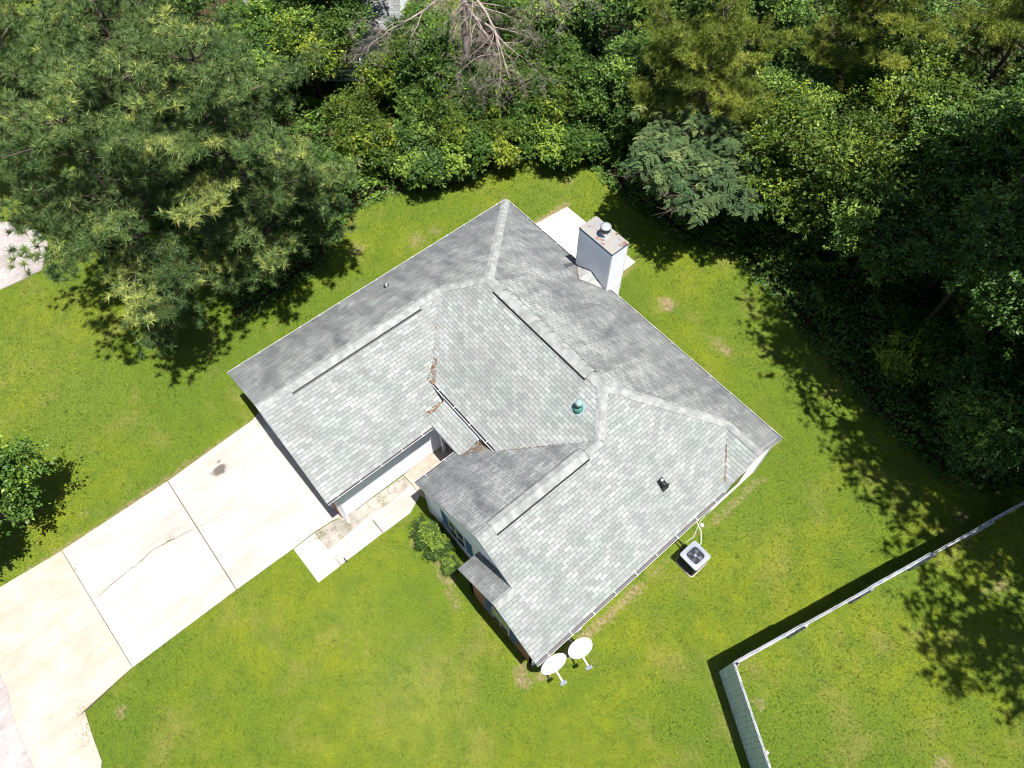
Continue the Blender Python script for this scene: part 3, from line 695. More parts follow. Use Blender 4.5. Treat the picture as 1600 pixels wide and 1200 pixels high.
# gutters with straps
def gutter(a, b, out, z=E, w_=.095):
    """trough along a->b, opening towards 'out'"""
    a = Vector((*a, z)); b = Vector((*b, z)); d = (b-a).normalized(); o = Vector((*out, 0))
    g = MB(); up = Vector((0, 0, 1))
    P0 = [(0.012, -.02), (0.012, -.11), (w_-.03, -.11), (w_, -.03), (w_, -.012), (w_+.012, -.012)]
    for i in range(len(P0)-1):
        q0 = P0[i]; q1 = P0[i+1]; mi = 1 if i < 3 else 0
        A0 = a+o*q0[0]+up*q0[1]; B0 = b+o*q0[0]+up*q0[1]; A1 = a+o*q1[0]+up*q1[1]; B1 = b+o*q1[0]+up*q1[1]
        g.poly([A0, B0, B1, A1], mi=mi)
    for e in (a, b): g.poly([e+o*.012+up*-.02, e+o*.012+up*-.11, e+o*(w_-.03)+up*-.11, e+o*w_+up*-.012], mi=0)
    gt = g.build('gutter', [MT['white'], MT['gutter_floor']], house)
    n_ = max(2, int((b-a).length/.85)); g = MB()
    for i in range(n_):
        c = a+d*((b-a).length*(i+.5)/n_); g.bar(c-o*.03+up*.018, c+o*(w_+.03)+up*-.004, .025, .006)
    build_each(g, 'gutter_strap', MT['white'], gt)
gutter((L, -Af2), (L, -a3-.02), (1, 0)); gutter((Bg, -Ag), (Bg, -8.82), (1, 0), E, .07); gutter((b1, -Af), (b1, -8.82), (-1, 0), E, .06)
gutter((.05, 0), (4.52, 0), (0, 1), E, .055); gutter((6.25, 0), (L, 0), (0, 1), E, .055); gutter((0, -.05), (0, -Ag), (-1, 0), E, .05)
gutter((5.45, -W+ga), (8.87, -W+ga), (0, -1), Z(ga), .07)
# downspout at the garage corner and a white pipe by the porch
g = MB(); g.bar((6.26, -12.74, 2.4), (6.26, -12.74, .15), .07, .05); g.bar((6.26, -12.74, .15), (6.5, -12.80, .08), .07, .05); g.build('downspout', MT['white'], house)
g = MB(); g.bar((14.38, -3.1, 2.42), (14.38, -3.1, .12), .06, .05); g.build('downspout', MT['white'], house)
# porch post with brace
g = MB(); g.box(6.42, -8.55, .045, 6.52, -8.45, 2.52); g.bar((6.47, -8.5, 1.9), (7.0, -8.5, 2.5), .07, .07); g.build('porch_post', MT['white'], house)

# chimney (part of the house), with cap, flue and cricket
g = MB()
cx0, cx1, cy0, cy1, cz = 4.553, 6.209, -.214, .577, 4.80
chim = siding_wall('chimney', (cx0, cy0), (cx1, cy0), 2.2, [(0, cz), (cx1-cx0, cz)])
for A_, B_, zz in (((cx1, cy0), (cx1, cy1), .1), ((cx1, cy1), (cx0, cy1), .1), ((cx0, cy1), (cx0, cy0), .1)):
    ln = math.hypot(A_[0]-B_[0], A_[1]-B_[1])
    o = siding_wall('siding_face', A_, B_, zz, [(0, cz), (ln, cz)]); child_world(o, chim)
g = MB()
for x, y in ((cx0, cy0), (cx1, cy0), (cx1, cy1), (cx0, cy1)): g.box(x-.03, y-.03, .1 if y > 0 else 2.25, x+.03, y+.03, cz-.1)
build_each(g, 'corner_trim', MT['white'], chim)
g = MB(); e = .035
g.box(cx0-e, cy0-e, cz-.10, cx1+e, cy1+e, cz-.002, 1)
mx, my = (cx0+cx1)/2-.06, (cy0+cy1)/2
for P4 in (((cx0-e, cy0-e), (cx1+e, cy0-e)), ((cx1+e, cy0-e), (cx1+e, cy1+e)), ((cx1+e, cy1+e), (cx0-e, cy1+e)), ((cx0-e, cy1+e), (cx0-e, cy0-e))):
    g.poly([(*P4[0], cz), (*P4[1], cz), (mx, my, cz+.045)], mi=0)
child_world(g.build('chimney_cap', [MT['cap_metal'], MT['shutter']]), chim)
fx, fy = 5.42, .165
g = MB(); g.tube([(fx, fy, cz+.0), (fx, fy, cz+.42)], .125, 20); g.tube([(fx, fy, cz+.02), (fx, fy, cz+.05)], [.21, .20], 20)
g.tube([(fx, fy, cz+.30), (fx, fy, cz+.46)], [.19, .20], 20, mi=1)
g.tube([(fx, fy, cz+.46), (fx, fy, cz+.50), (fx, fy, cz+.535)], [.205, .205, .12], 20)
child_world(g.build('flue', [MT['metal'], MT['black']]), chim)
g = MB()   # cricket behind the chimney
ry = lambda y: Z(-y)
a = (cx0+.02, cy0-.0, ry(cy0)+.02); b = (cx1-.02, cy0, ry(cy0)+.02); t_ = ((cx0+cx1)/2, cy0, ry(cy0)+.42); e_ = ((cx0+cx1)/2, cy0-.66, ry(cy0-.66)+.015)
g.poly([a, t_, e_][::-1]); g.poly([t_, b, e_][::-1])
g.poly([(cx0+.0, cy0-.02, ry(cy0)+.012), (cx0-.16, cy0+.1, ry(cy0-.1)-.10), (cx0-.12, cy0-.6, ry(cy0-.6)+.012), (cx0+.1, cy0-.7, ry(cy0-.7)+.012)], mi=1)
g.build('roof_cricket', [MT['cap'], MT['shn']], house)
g = MB(); 
for k in range(6):
    f0, f1 = k/6, (k+.8)/6
    A0 = Vector(a).lerp(Vector(e_), f0); A1 = Vector(a).lerp(Vector(e_), f1); B0 = Vector(e_).lerp(Vector(b), f0); B1 = Vector(e_).lerp(Vector(b), f1)
    off = Vector((0, -.05, .0+p*.05+.01)); up = Vector((0, 0, .012))
    g.poly([A0+up, A0+off-Vector((.03, 0, 0)), A1+off-Vector((.03, 0, 0)), A1+up]); g.poly([B0+up, B0+off, B1+off, B1+up])
g.build('leaf_litter', MT['debris'], house)
# vents on the roof: parts of the house
def roofz(x, y, kind): return {'NW': Z(x), 'SW': Z(y+W), 'SE': Z(L-x)}[kind]
x, y = .92, -6.66; z = roofz(x, y, 'NW')
g = MB(); g.tube([(x, y, z-.05), (x, y, z+.30)], .05, 14, cap=False); g.tube([(x, y, z+.2), (x, y, z+.28)], .035, 12, mi=1); g.tube([(x, y, z+.01), (x, y, z+.05)], [.12, .06], 14, mi=1)
g.build('plumbing_vent', [MT['pvc'], MT['black']], house)
x, y = 10.02, -5.42; z = roofz(x, y, 'SW')-.0
g = MB(); g.tube([(x, y, z-.1), (x, y, z+.06), (x, y, z+.14)], [.17, .16, .10], 18); g.tube([(x, y, z+.1), (x, y, z+.34)], .085, 18); g.tube([(x, y, z+.30), (x, y, z+.40), (x, y, z+.44)], [.125, .125, .05], 18, mi=1)
g.poly([(x-.2, y-.16, Z(y-.16+W)+.012), (x+.2, y-.16, Z(y-.16+W)+.012), (x+.2, y+.22, Z(y+.22+W)+.012), (x-.2, y+.22, Z(y+.22+W)+.012)], mi=1)
g.build('exhaust_vent', [MT['teal'], mat('pale_copper', (.24, .33, .34), .6, .3)], house)
x, y = 13.30, -4.66; z = roofz(x, y, 'SE')
g = MB(); g.poly([(x-.2, y-.14, Z(L-x+.2)+.01), (x+.16, y-.14, Z(L-x-.16)+.01), (x+.16, y+.14, Z(L-x-.16)+.01), (x-.2, y+.14, Z(L-x+.2)+.01)], mi=0)
g.tube([(x-.14, y, z+.12), (x, y, z+.11), (x+.10, y, z+.07)], [.07, .09, .10], 12); g.box(x+.08, y-.14, Z(L-x-.08)-.0, x+.13, y+.14, z+.12)
g.tube([(x-.1, y+.01, z+.1), (x-.1, y+.01, z+.24)], .04, 10, mi=1)
g.build('roof_vent', [MT['black'], MT['pvc']], house)

# ------------------------------------------------------------------ air conditioner
cen = (15.34, -4.57); ac = empty('air_conditioner', (*cen, 0), 'square grey outdoor air conditioner with round dark fan opening on the lawn beside the house', 'air conditioner')
def rrect(h, rad, n=6):
    P = []
    for cx_, cy_, a0 in ((h-rad, h-rad, 0), (-h+rad, h-rad, 90), (-h+rad, -h+rad, 180), (h-rad, -h+rad, 270)):
        for k in range(n+1):
            a = math.radians(a0+90*k/n); P.append((cx_+rad*math.cos(a), cy_+rad*math.sin(a)))
    return P
h = .385; P = rrect(h, .09); n_ = len(P)
g = MB(); g.prism([(x*1.06, y*1.06) for x, y in P], 0, .06); g.build('pad', MT['entry'], ac, world=False)
g = MB(); g.prism([(x*.955, y*.955) for x, y in P], .06, .74)
for k in range(22): g.prism([(x*.975, y*.975) for x, y in P], .09+k*.029, .09+k*.029+.012)
g.build('casing', MT['acdark'], ac, world=False)
g = MB()     # top panel: ring between rounded square and circle
cr_ = .30; C_ = [(cr_*math.cos(math.atan2(y, x)), cr_*math.sin(math.atan2(y, x))) for x, y in P]
for i in range(n_):
    j = (i+1) % n_
    g.poly([(*P[i], .80), (*P[j], .80), (*C_[j], .815), (*C_[i], .815)]); g.poly([(*P[i], .735), (*P[j], .735), (*P[j], .80), (*P[i], .80)])
    g.poly([(*C_[i], .815), (*C_[j], .815), (*C_[j], .745), (*C_[i], .745)])
g.build('top_panel', MT['acgrey'], ac, world=False)
g = MB()
for k in range(7): 
    rr_ = .05+.04*k; ring = [(rr_*math.cos(2*math.pi*j/28), rr_*math.sin(2*math.pi*j/28), .817) for j in range(29)]; g.tube(ring, .0028, 4, cap=False)
for k in range(10):
    a = math.pi*2*k/10; g.bar((.05*math.cos(a), .05*math.sin(a), .813), (.30*math.cos(a), .30*math.sin(a), .813), .005, .005)
g.build('fan_grille', MT['acdark'], ac, world=False)
g = MB(); g.tube([(0, 0, .742), (0, 0, .80)], .05, 16, mi=1)
for k in range(4):
    a = math.pi/2*k+.4
    q = [(.05*math.cos(a-.3), .05*math.sin(a-.3), .760), (.24*math.cos(a-.25), .24*math.sin(a-.25), .750), (.24*math.cos(a+.35), .24*math.sin(a+.35), .785), (.05*math.cos(a+.5), .05*math.sin(a+.5), .785)]
    g.poly(q)
g.build('fan', [mat('fan_metal', (.10, .11, .14), .5, .4), MT['acgrey']], ac, world=False)
g = MB(); g.tube([(-.38, .1, .2), (-.6, .25, .08), (-.9, .25, .06), (-1.05, .2, .4)], .022, 8); g.tube([(-.38, .0, .16), (-.6, .1, .06), (-.9, .12, .05), (-1.05, .12, .35)], .018, 8)
g.build('refrigerant_line', MT['black'], ac, world=False)
g = MB(); g.tube([(-.18, .40, .25), (-.22, .75, .12), (-.5, 1.0, .3), (-1.04, 1.1, .6)], .013, 8); g.build('conduit', MT['pvc'], ac, world=False)

# ------------------------------------------------------------------ satellite dishes
def dish(loc, tilt, az, label, size, logo=False):
    root = empty('satellite_dish', (loc[0], loc[1], 0), label, 'satellite dish', 'white satellite dishes at the corner of the house')
    R_ = Matrix.Rotation(az, 4, 'Z') @ Matrix.Rotation(tilt, 4, 'Y')       # dish axis = +Z rotated
    R_.translation = Vector((0, 0, loc[2]))
    g = MB(); n = 40; rings = 6; a_ = size; b_ = size*.95
    def pt(k, j, back=0.):
        f = k/rings; an = 2*math.pi*j/n; return R_ @ Vector((b_*f*math.cos(an), a_*f*math.sin(an), .09*f*f-back))
    for k in range(rings):
        for j in range(n):
            A0, A1, B1, B0 = pt(k, j), pt(k, j+1), pt(k+1, j+1), pt(k+1, j)
            if k == 0: g.poly([A0, B0, B1], sm=True); g.poly([pt(k, j, .012), pt(k+1, j+1, .012), pt(k+1, j, .012)], mi=1, sm=True)
            else: g.poly([A0, B0, B1, A1], sm=True); g.poly([pt(k, j, .012), pt(k, j+1, .012), pt(k+1, j+1, .012), pt(k+1, j, .012)], mi=1, sm=True)
    ring = [pt(rings, j, .005) for j in range(n+1)]; g.tube(ring, .010, 6, cap=False)
    g.build('reflector', [MT['white'], MT['acgrey']], root, world=False)
    low = R_ @ Vector((b_*.9, 0, .05)); tip = R_ @ Vector((b_*1.15, 0, .50)); tip = low.lerp(tip, 1.0)
    g = MB(); g.bar(R_ @ Vector((b_*.55, 0, -.02)), low, .05, .04); g.bar(low, tip, .05, .04); g.build('feed_arm', MT['white'], root, world=False)
    g = MB(); dd = (R_.to_3x3() @ Vector((-.5, 0, -.8))).normalized(); sd_ = (R_.to_3x3() @ Vector((0, 1, 0)))
    for s_ in (-.07, .0, .07): g.tube([tip+sd_*s_-dd*.05, tip+sd_*s_+dd*.05], [.04, .032], 10)
    g.build('receiver', MT['acgrey'], root, world=False)
    back = R_ @ Vector((0, 0, -.08)); foot = Vector((14.31-loc[0], -.05, loc[2]-.55))
    g = MB(); g.tube([R_ @ Vector((0, 0, .0)), back, back+Vector((0, 0, -.25)), foot+Vector((.05, 0, .05)), foot], .025, 10); g.box(foot[0]-.01, foot[1]-.09, foot[2]-.1, foot[0]+.02, foot[1]+.09, foot[2]+.1)
    g.build('mast', MT['metal'], root, world=False)
    if logo:
        g = MB()
        for k in range(3):
            c_ = R_ @ Vector((-b_*.45, -.06+.055*k, .035)); u_ = R_.to_3x3() @ Vector((1, 0, -.12)); v_ = R_.to_3x3() @ Vector((0, 1, 0))
            g.poly([c_-u_*.02-v_*.02, c_+u_*.02-v_*.02, c_+u_*.02+v_*.02, c_-u_*.02+v_*.02])
        g.build('emblem', mat('faded_blue', (.35, .42, .58)), root, world=False)
dish((14.842,-10.681,1.950), math.radians(66), math.radians(-10), 'white oval satellite dish nearest the house corner, touching the gutter line', .43)
dish((15.012,-9.706,1.600), math.radians(54), math.radians(-16), 'white round satellite dish with a faint blue mark, standing further from the house corner', .40, True)
# round meter on the wall
mt = empty('utility_meter', (14.42, -9.33, 1.35), 'grey utility meter box with a glass dome on the wall above the dishes', 'utility meter')
g = MB(); g.box(-.10, -.16, -.25, .08, .16, .22); g.build('meter_box', MT['acgrey'], mt, world=False)
g = MB(); g.tube([(.08, 0, .02), (.20, 0, .02), (.26, 0, .02)], [.15, .15, .09], 20); g.tube([(.262, 0, .02), (.27, 0, .02)], .07, 16, mi=1); g.build('meter_dome', [MT['metal'], MT['black']], mt, world=False)
g = MB(); g.tube([(0, 0, .22), (0, 0, .9)], .03, 10); g.tube([(.1, .1, -.25), (.1, .1, -1.3)], .02, 8); g.build('conduit', MT['metal'], mt, world=False)
# coiled cable and cap near the wall
g = MB()
rr = random.Random(11); P = []
c0 = Vector((*(14.43,-2.52), .03))
for k in range(34):
    a = k*.42; rad = .20+.09*math.sin(k*.37); P.append(c0+Vector((.6*rad*math.cos(a), 1.7*rad*math.sin(a), .01*math.sin(k))))
P += [Vector((*(14.56,-3.21), .03)), Vector((*(14.80,-3.84), .02)), Vector((14.75, -4.2, .05))]
g.tube(P, .008, 6)
o = g.build('cable', MT['pvc'], off=(c0.x, c0.y, 0)); tag(o, 'loose white cable lying in loops on the grass beside the wall', 'cable')
q = (14.70,-3.27)
g = MB(); g.tube([(q[0], q[1], .0), (q[0], q[1], .05), (q[0], q[1], .06)], [.065, .065, .05], 16); g.tube([(q[0], q[1], .061), (q[0], q[1], .075)], .018, 8, mi=1)
tag(g.build('drain_cap', [MT['pvc'], MT['black']], off=(q[0], q[1], 0)), 'small round white drain cap in the grass near the cable', 'drain cap')
q = (7.56,-13.66)
g = MB(); g.tube([(q[0], q[1], 0), (q[0], q[1], .22)], .012, 8); g.tube([(q[0]-.07, q[1], .22), (q[0]+.07, q[1], .22)], .02, 8); g.tube([(q[0], q[1], 0), (q[0], q[1], .03)], .05, 10)
tag(g.build('garden_stake_light', MT['black'], off=(q[0], q[1], 0)), 'small dark stake light at the edge of the walkway', 'garden light')

# ------------------------------------------------------------------ fence
def fence_run(root, a, b, side, n, h, lean=0., rails=True, boards='fence'):
    """pickets on the line a->b; rails and posts on the 'side' (+1 right / -1 left)"""
    a = Vector((*a, 0)); b = Vector((*b, 0)); d = (b-a).normalized(); Ln = (b-a).length; o = Vector((d.y, -d.x, 0))*side
    rr = random.Random(int(Ln*77)); g = MB(); pitch = .145; k = 0; s_ = 0
    while s_ < Ln-.02:
        wd = pitch*.955; hh = h+rr.uniform(-.012, .012); la = lean+rr.uniform(-.004, .004); t_ = rr.uniform(-.003, .003)
        p0 = a+d*s_+o*t_; p1 = a+d*min(s_+wd, Ln)+o*t_; topo = o*la
        for zz in (0,):
            v = [p0, p1, p1+o*.018, p0+o*.018]; vt = [q+topo+Vector((0, 0, hh)) for q in v]
            v = [q+Vector((0, 0, .03)) for q in v]
            i = len(g.v); g.v += [tuple(q) for q in v+vt]
            for f in ((3, 2, 1, 0), (4, 5, 6, 7), (0, 1, 5, 4), (1, 2, 6, 5), (2, 3, 7, 6), (3, 0, 4, 7)):
                g.f.append(tuple(i+j for j in f)); g.uv.append(None); g.mi.append(1 if f == (4, 5, 6, 7) else 0); g.sm.append(False)
        s_ += pitch
    g.build('board_panel', [MT[boards], MT['fencetop']], root)
    g = MB(); m0 = o*.009; q = [a+m0+Vector((0, 0, .05)), b+m0+Vector((0, 0, .05)), b+m0+o*lean+Vector((0, 0, h-.04)), a+m0+o*lean+Vector((0, 0, h-.04))]
    g.poly(q); g.poly([c_+o*.003 for c_ in reversed(q)]); g.build('gap_shade_sheet', MT['gap_shade'], root)  # added dark sheet inside the boards: paints shade into the gaps, blocks sun
    for z in (.35, .95, h-.09):
        g = MB(); off = o*(.062+lean*z/h); g.bar(a+off+Vector((0, 0, z)), b+off+Vector((0, 0, z)), .04, .09); g.build('rail', MT['fencew'], root)
    g = MB(); off = o*.105; q = a+d*.05+off; g.box(q.x-.045, q.y-.045, 0, q.x+.045, q.y+.045, h-.02); g.build('post', MT['fencew'], root)
fc = empty('wooden_fence', (18.38, -6.5, 0), 'long grey wooden board fence running from its corner on the lawn towards the trees', 'fence')
A0 = Vector((18.36, -6.48)); A1 = Vector((21.55, 5.9))
nsec = 5
for k in range(nsec):
    a = A0.lerp(A1, k/nsec); b = A0.lerp(A1, (k+1)/nsec-.0003)
    fence_run(fc, a, b, 1, 0, 1.8-.02*k, lean=(.0, .02, .0, .03, .01)[k])
# boards of neighbouring sections that hang lower on the inner side
fc2 = empty('wooden_fence', (20, -7.3, 0), 'short grey wooden fence run leaving the corner towards the bottom edge of the photo', 'fence')
B0_ = Vector((18.36, -6.53)); Bd = (Vector((21.06, -7.92))-Vector((18.38, -6.45))).normalized()
for k in range(3):
    a = B0_+Bd*2.44*k; b = B0_+Bd*(2.44*(k+1)-.002); fence_run(fc2, a, b, -1, 0, 1.8)

# ------------------------------------------------------------------ vegetation
PINES_LEFT = [
 (-5.7, -12.8, 0, .4, .97, 'broad pine with long drooping tips overhanging the lawn, the one nearest the drive'),
 (-4.6, -8.6, 1, 2.0, 1.0, 'pine whose crown comes closest to the low grey roof slope of the house'),
 (-10.2, -9.6, 0, 3.3, .95, 'pine standing behind the two nearest the house, with a bare limb showing'),
 (-14.6, -12.6, 2, 1.2, 1.0, 'thin pine beside the grey neighbouring driveway'),
 (-15.0, -8.4, 1, 4.4, .9, 'pine at the upper left corner of the photo'),
]
PINES_RIGHT = [
 (1.6, 10.0, 2, .5, .95, 'yellow-green pine behind the mimosa, leftmost of the pines in the right wood'),
 (5.2, 16.0, 1, 1.9, .8, 'yellow-green pine at the top edge, right of the one behind the mimosa'),
 (9.6, 19.4, 2, 3.0, 1.0, 'yellow-green pine in the upper right corner'),
 (17.3, 10.6, 2, 4.0, .85, 'shaded pine low at the right edge above the fence end'),
]
D_ = 'dark leafy tree deep in the wood on the right'; GD = 'dark trees deep in the right wood'
BROAD = [
 (7.4, 9.6, 1, 'leafb', .3, .85, 'broadleaf_tree', 'tree', 'bright green leafy tree right of the mimosa', 'leafy trees of the right wood'),
 (8.6, 14.4, 1, 'leafb', 2.1, .9, 'broadleaf_tree', 'tree', 'second bright leafy tree, behind the one beside the mimosa', 'leafy trees of the right wood'),
 (15.2, 7.6, 3, 'leafb', 1.0, 1.2, 'sapling', 'sapling', 'small yellow-green sapling in shade at the edge of the lawn, above the fence end', None),
 (21.9, 6.9, 3, 'leafm', 2.0, .8, 'bush', 'bush', 'green bush at the far end of the long fence', None),
 (11.4, 9.4, 0, 'leafd', .3, .9, 'broadleaf_tree', 'tree', 'dark leafy tree on the edge of the wood halfway along the lawn', 'leafy trees of the right wood'),
 (11.6, 13.4, 1, 'leafd', 1.1, .9, 'broadleaf_tree', 'tree', D_, GD), (14.0, 11.0, 0, 'leafd', 2.4, .9, 'broadleaf_tree', 'tree', D_, GD),
 (14.8, 15.2, 1, 'leafd', 4.4, .9, 'broadleaf_tree', 'tree', D_, GD), (12.6, 18.4, 1, 'leafd', 5.1, .9, 'broadleaf_tree', 'tree', D_, GD),
 (18.6, 14.2, 1, 'leafd', 3.1, .9, 'broadleaf_tree', 'tree', D_, GD), (17.0, 19.0, 1, 'leafd', 1.5, 1.0, 'broadleaf_tree', 'tree', D_, GD),
 (20.6, 9.9, 0, 'leafm', .7, .85, 'broadleaf_tree', 'tree', 'leafy tree at the right edge just above the end of the fence', 'leafy trees of the right wood'),
 (4.4, 12.8, 0, 'leafd', 2.7, .8, 'broadleaf_tree', 'tree', 'dark leafy tree between the mimosa and the yellow pines', 'leafy trees of the right wood'),
 (12.0, 22.6, 1, 'leafm', .2, 1.0, 'broadleaf_tree', 'tree', D_, GD),
 (16.9, 8.2, 4, 'leafd', .9, .9, 'tall_tree', 'tree', 'tall dark tree leaning over the shaded edge of the lawn at the right', 'tall trees of the right wood'),
 (14.2, 11.6, 4, 'leafm', 2.9, .85, 'tall_tree', 'tree', D_, GD),
 (20.8, 7.4, 4, 'leafd', 4.4, .9, 'tall_tree', 'tree', 'tall dark tree above the far end of the long fence', 'tall trees of the right wood'),
 (18.9, 5.9, 0, 'leafd', 3.4, .8, 'broadleaf_tree', 'tree', 'low dark tree where the wood meets the shaded lawn above the fence', 'leafy trees of the right wood'),
 (17.9, 8.6, 0, 'leafm', 5.4, .8, 'broadleaf_tree', 'tree', D_, GD),
 (18.6, 11.6, 4, 'leafd', 1.4, .95, 'tall_tree', 'tree', D_, GD),
 (-1.6, 9.4, 0, 'leafd', .9, .8, 'broadleaf_tree', 'tree', 'dark tree at the top of the photo left of the yellow pines', 'dark trees at the top'),
 (-3.6, 13.4, 1, 'leafd', 1.7, .85, 'broadleaf_tree', 'tree', 'dark tree at the top edge behind the dead branches on their right', 'dark trees at the top'),
 (.4, 14.6, 1, 'leafd', 3.7, .9, 'broadleaf_tree', 'tree', 'dark tree at the top edge behind the leftmost yellow pine', 'dark trees at the top'),
 (3.4, 20.2, 1, 'leafd', 2.7, .9, 'broadleaf_tree', 'tree', D_, GD),
 (-12.9, -1.4, 0, 'leafb', 2.2, .8, 'broadleaf_tree', 'tree', 'bright yellow-green tree over the roof of the neighbouring house', 'leafy trees at the top left'),
 (-10.4, 1.6, 2, 'leafb', 4.2, .9, 'broadleaf_tree', 'tree', 'bright tree at the top edge beside the neighbouring house corner', 'leafy trees at the top left'),
 (-12.6, -5.4, 0, 'leafd', 3.2, .9, 'broadleaf_tree', 'tree', 'dark green tree between the pines and the neighbouring house', 'leafy trees at the top left'),
 (-8.3, -2.2, 2, 'leafb', 5.2, .85, 'small_tree', 'tree', 'small bright leafy tree below the white deck railing', 'leafy trees at the top left'),
 (-7.0, -4.9, 2, 'leafd', .2, .8, 'small_tree', 'tree', 'small dark tree tucked against the right side of the pines', 'leafy trees at the top left'),
 (-18.5, -6.0, 1, 'leafd', 1.2, .8, 'broadleaf_tree', 'tree', 'dark tree left of the neighbouring house at the top edge', 'leafy trees at the top left'),
 (-18.0, -15.0, 0, 'leafm', 2.0, .9, 'broadleaf_tree', 'tree', 'tree at the left edge behind the thin pine by the neighbouring driveway', 'leafy trees at the top left'),
 (-7.9, 1.9, 2, 'leafm', 4.0, .75, 'small_tree', 'tree', 'small tree beside the sunlit gap of lawn, under the left dead branches', 'undergrowth trees behind the house'),
 (-6.4, 3.6, 2, 'leafm', 1.0, .8, 'small_tree', 'tree', 'small tree directly below the dead branches', 'undergrowth trees behind the house'),
 (-4.6, 6.0, 2, 'leafd', 3.0, .8, 'small_tree', 'tree', 'small dark tree right of the dead branches', 'undergrowth trees behind the house'),
 (-5.0, -.6, 3, 'leafd', .5, 1.0, 'bush', 'bush', 'dark bush nearest the house peak on the left of the rear bush row', 'bushes behind the house'),
 (-4.6, 1.2, 3, 'leafm', 1.5, 1.1, 'bush', 'bush', 'dense green bush second from the left in the row behind the house', 'bushes behind the house'),
 (-3.9, 2.7, 3, 'leafb', 2.5, 1.0, 'bush', 'bush', 'bright green bush third from the left in the row behind the house', 'bushes behind the house'),
 (-3.2, 4.4, 3, 'leafm', 3.5, 1.1, 'bush', 'bush', 'green bush at the right end of the row behind the house', 'bushes behind the house'),
 (-5.8, 3.2, 3, 'leafb', 4.5, 1.0, 'bush', 'bush', 'bright bush in the second row, above the bright bush of the front row', 'bushes behind the house'),
 (-1.4, 6.6, 3, 'leafd', 5.5, .9, 'bush', 'bush', 'dark bush where the rear lawn strip ends above the patio', 'bushes behind the house'),
 (-1.0, -21.8, 2, 'leafm', 1.3, 1.05, 'small_tree', 'tree', 'round green tree alone at the left edge of the lawn above the driveway', None),
 (8.65, -10.95, 5, 'shrub', .5, .85, 'shrub', 'shrub', 'largest round shrub under the front window, nearest the walkway', 'shrubs under the front window'),
 (9.35, -11.0, 5, 'shrub', 2.5, .8, 'shrub', 'shrub', 'middle shrub of the three under the front window', 'shrubs under the front window'),
 (10.1, -11.0, 5, 'shrub', 4.5, .55, 'shrub', 'shrub', 'smallest shrub under the front window, beside the brick projection', 'shrubs under the front window'),
]
_r = random.Random(5)
_near = [(-6.6, .2), (-7.0, -1.6), (-5.9, 1.6), (-4.9, 4.6), (-3.6, 6.6), (-2.6, 8.0), (-7.6, 4.4), (-6.6, 6.4), (-8.8, 2.8), (-2.0, 5.2), (-5.4, 8.4), (-.2, 8.2)]
for i_, (a_, b_) in enumerate(_near):
    BROAD.append((a_, b_, _r.choice((2, 3, 3)), _r.choice(('leafb', 'leafm', 'leafd', 'leafm')), _r.uniform(0, 6), _r.uniform(.7, 1.05), 'bush', 'bush', 'leafy bush merged into the dense thicket behind the house', 'thicket bushes behind the house'))
_top = [(-8.0, 8.5, 0, 'leafm'), (-6.5, 11.5, 0, 'leafd'), (-9.5, 7.8, 2, 'leafm'), (-11.8, 3.8, 2, 'leafm'), (-14.0, .2, 0, 'leafd'), (-15.6, -2.8, 0, 'leafm'), (-16.0, 2.0, 1, 'leafm'), (-20.0, -9.0, 0, 'leafd'), (-24.0, -12.5, 0, 'leafm'), (-20.5, -12.5, 2, 'leafd')]
for i_, (a_, b_, v_, k_) in enumerate(_top):
    BROAD.append((a_, b_, v_, k_, _r.uniform(0, 6), _r.uniform(.75, .95), 'broadleaf_tree', 'tree', 'leafy tree crowding the top edge around the neighbouring house', 'leafy trees crowding the top edge'))
BROAD += [
 (19.2, 6.4, 6, 'leafm', 0.3, 1.0, 'tall_tree', 'tree', 'tall tree of the right wood, its bare trunk rising out of the picture', 'tall bare-trunked trees at the right'),
 (18.4, 10.0, 6, 'leafm', 1.3, 1.0, 'tall_tree', 'tree', 'tall tree of the right wood, its bare trunk rising out of the picture', 'tall bare-trunked trees at the right'),
 (22.4, 9.0, 6, 'leafm', 3.3, 1.0, 'tall_tree', 'tree', 'tall tree of the right wood, its bare trunk rising out of the picture', 'tall bare-trunked trees at the right'),
 (23.9, 5.0, 6, 'leafm', 4.3, 1.0, 'tall_tree', 'tree', 'tall tree of the right wood, its bare trunk rising out of the picture', 'tall bare-trunked trees at the right'),
 (28.0, 3.0, 6, 'leafm', 5.3, 1.0, 'tall_tree', 'tree', 'tall tree of the right wood, its bare trunk rising out of the picture', 'tall bare-trunked trees at the right'),
 (15.0, 8.6, 6, 'leafm', 2.9, 1.0, 'tall_tree', 'tree', 'tall tree of the right wood, its bare trunk rising out of the picture', 'tall bare-trunked trees at the right'),
]
MIMOSA = (4.35, 6.5)
DEAD = (-8.5, 4.5)
DEAD_LIMBS = [(6.3, -.2, 5.2, -.05), (6.0, -.75, 4.2, -.05), (6.4, -1.3, 4.4, 0), (6.8, .25, 4, 0.), (5.6, -.5, 3.2, -.15), (7.2, -1.0, 3, .1), (7.5, 2.4, 3, .2), (7, 1.2, 3, .1)]
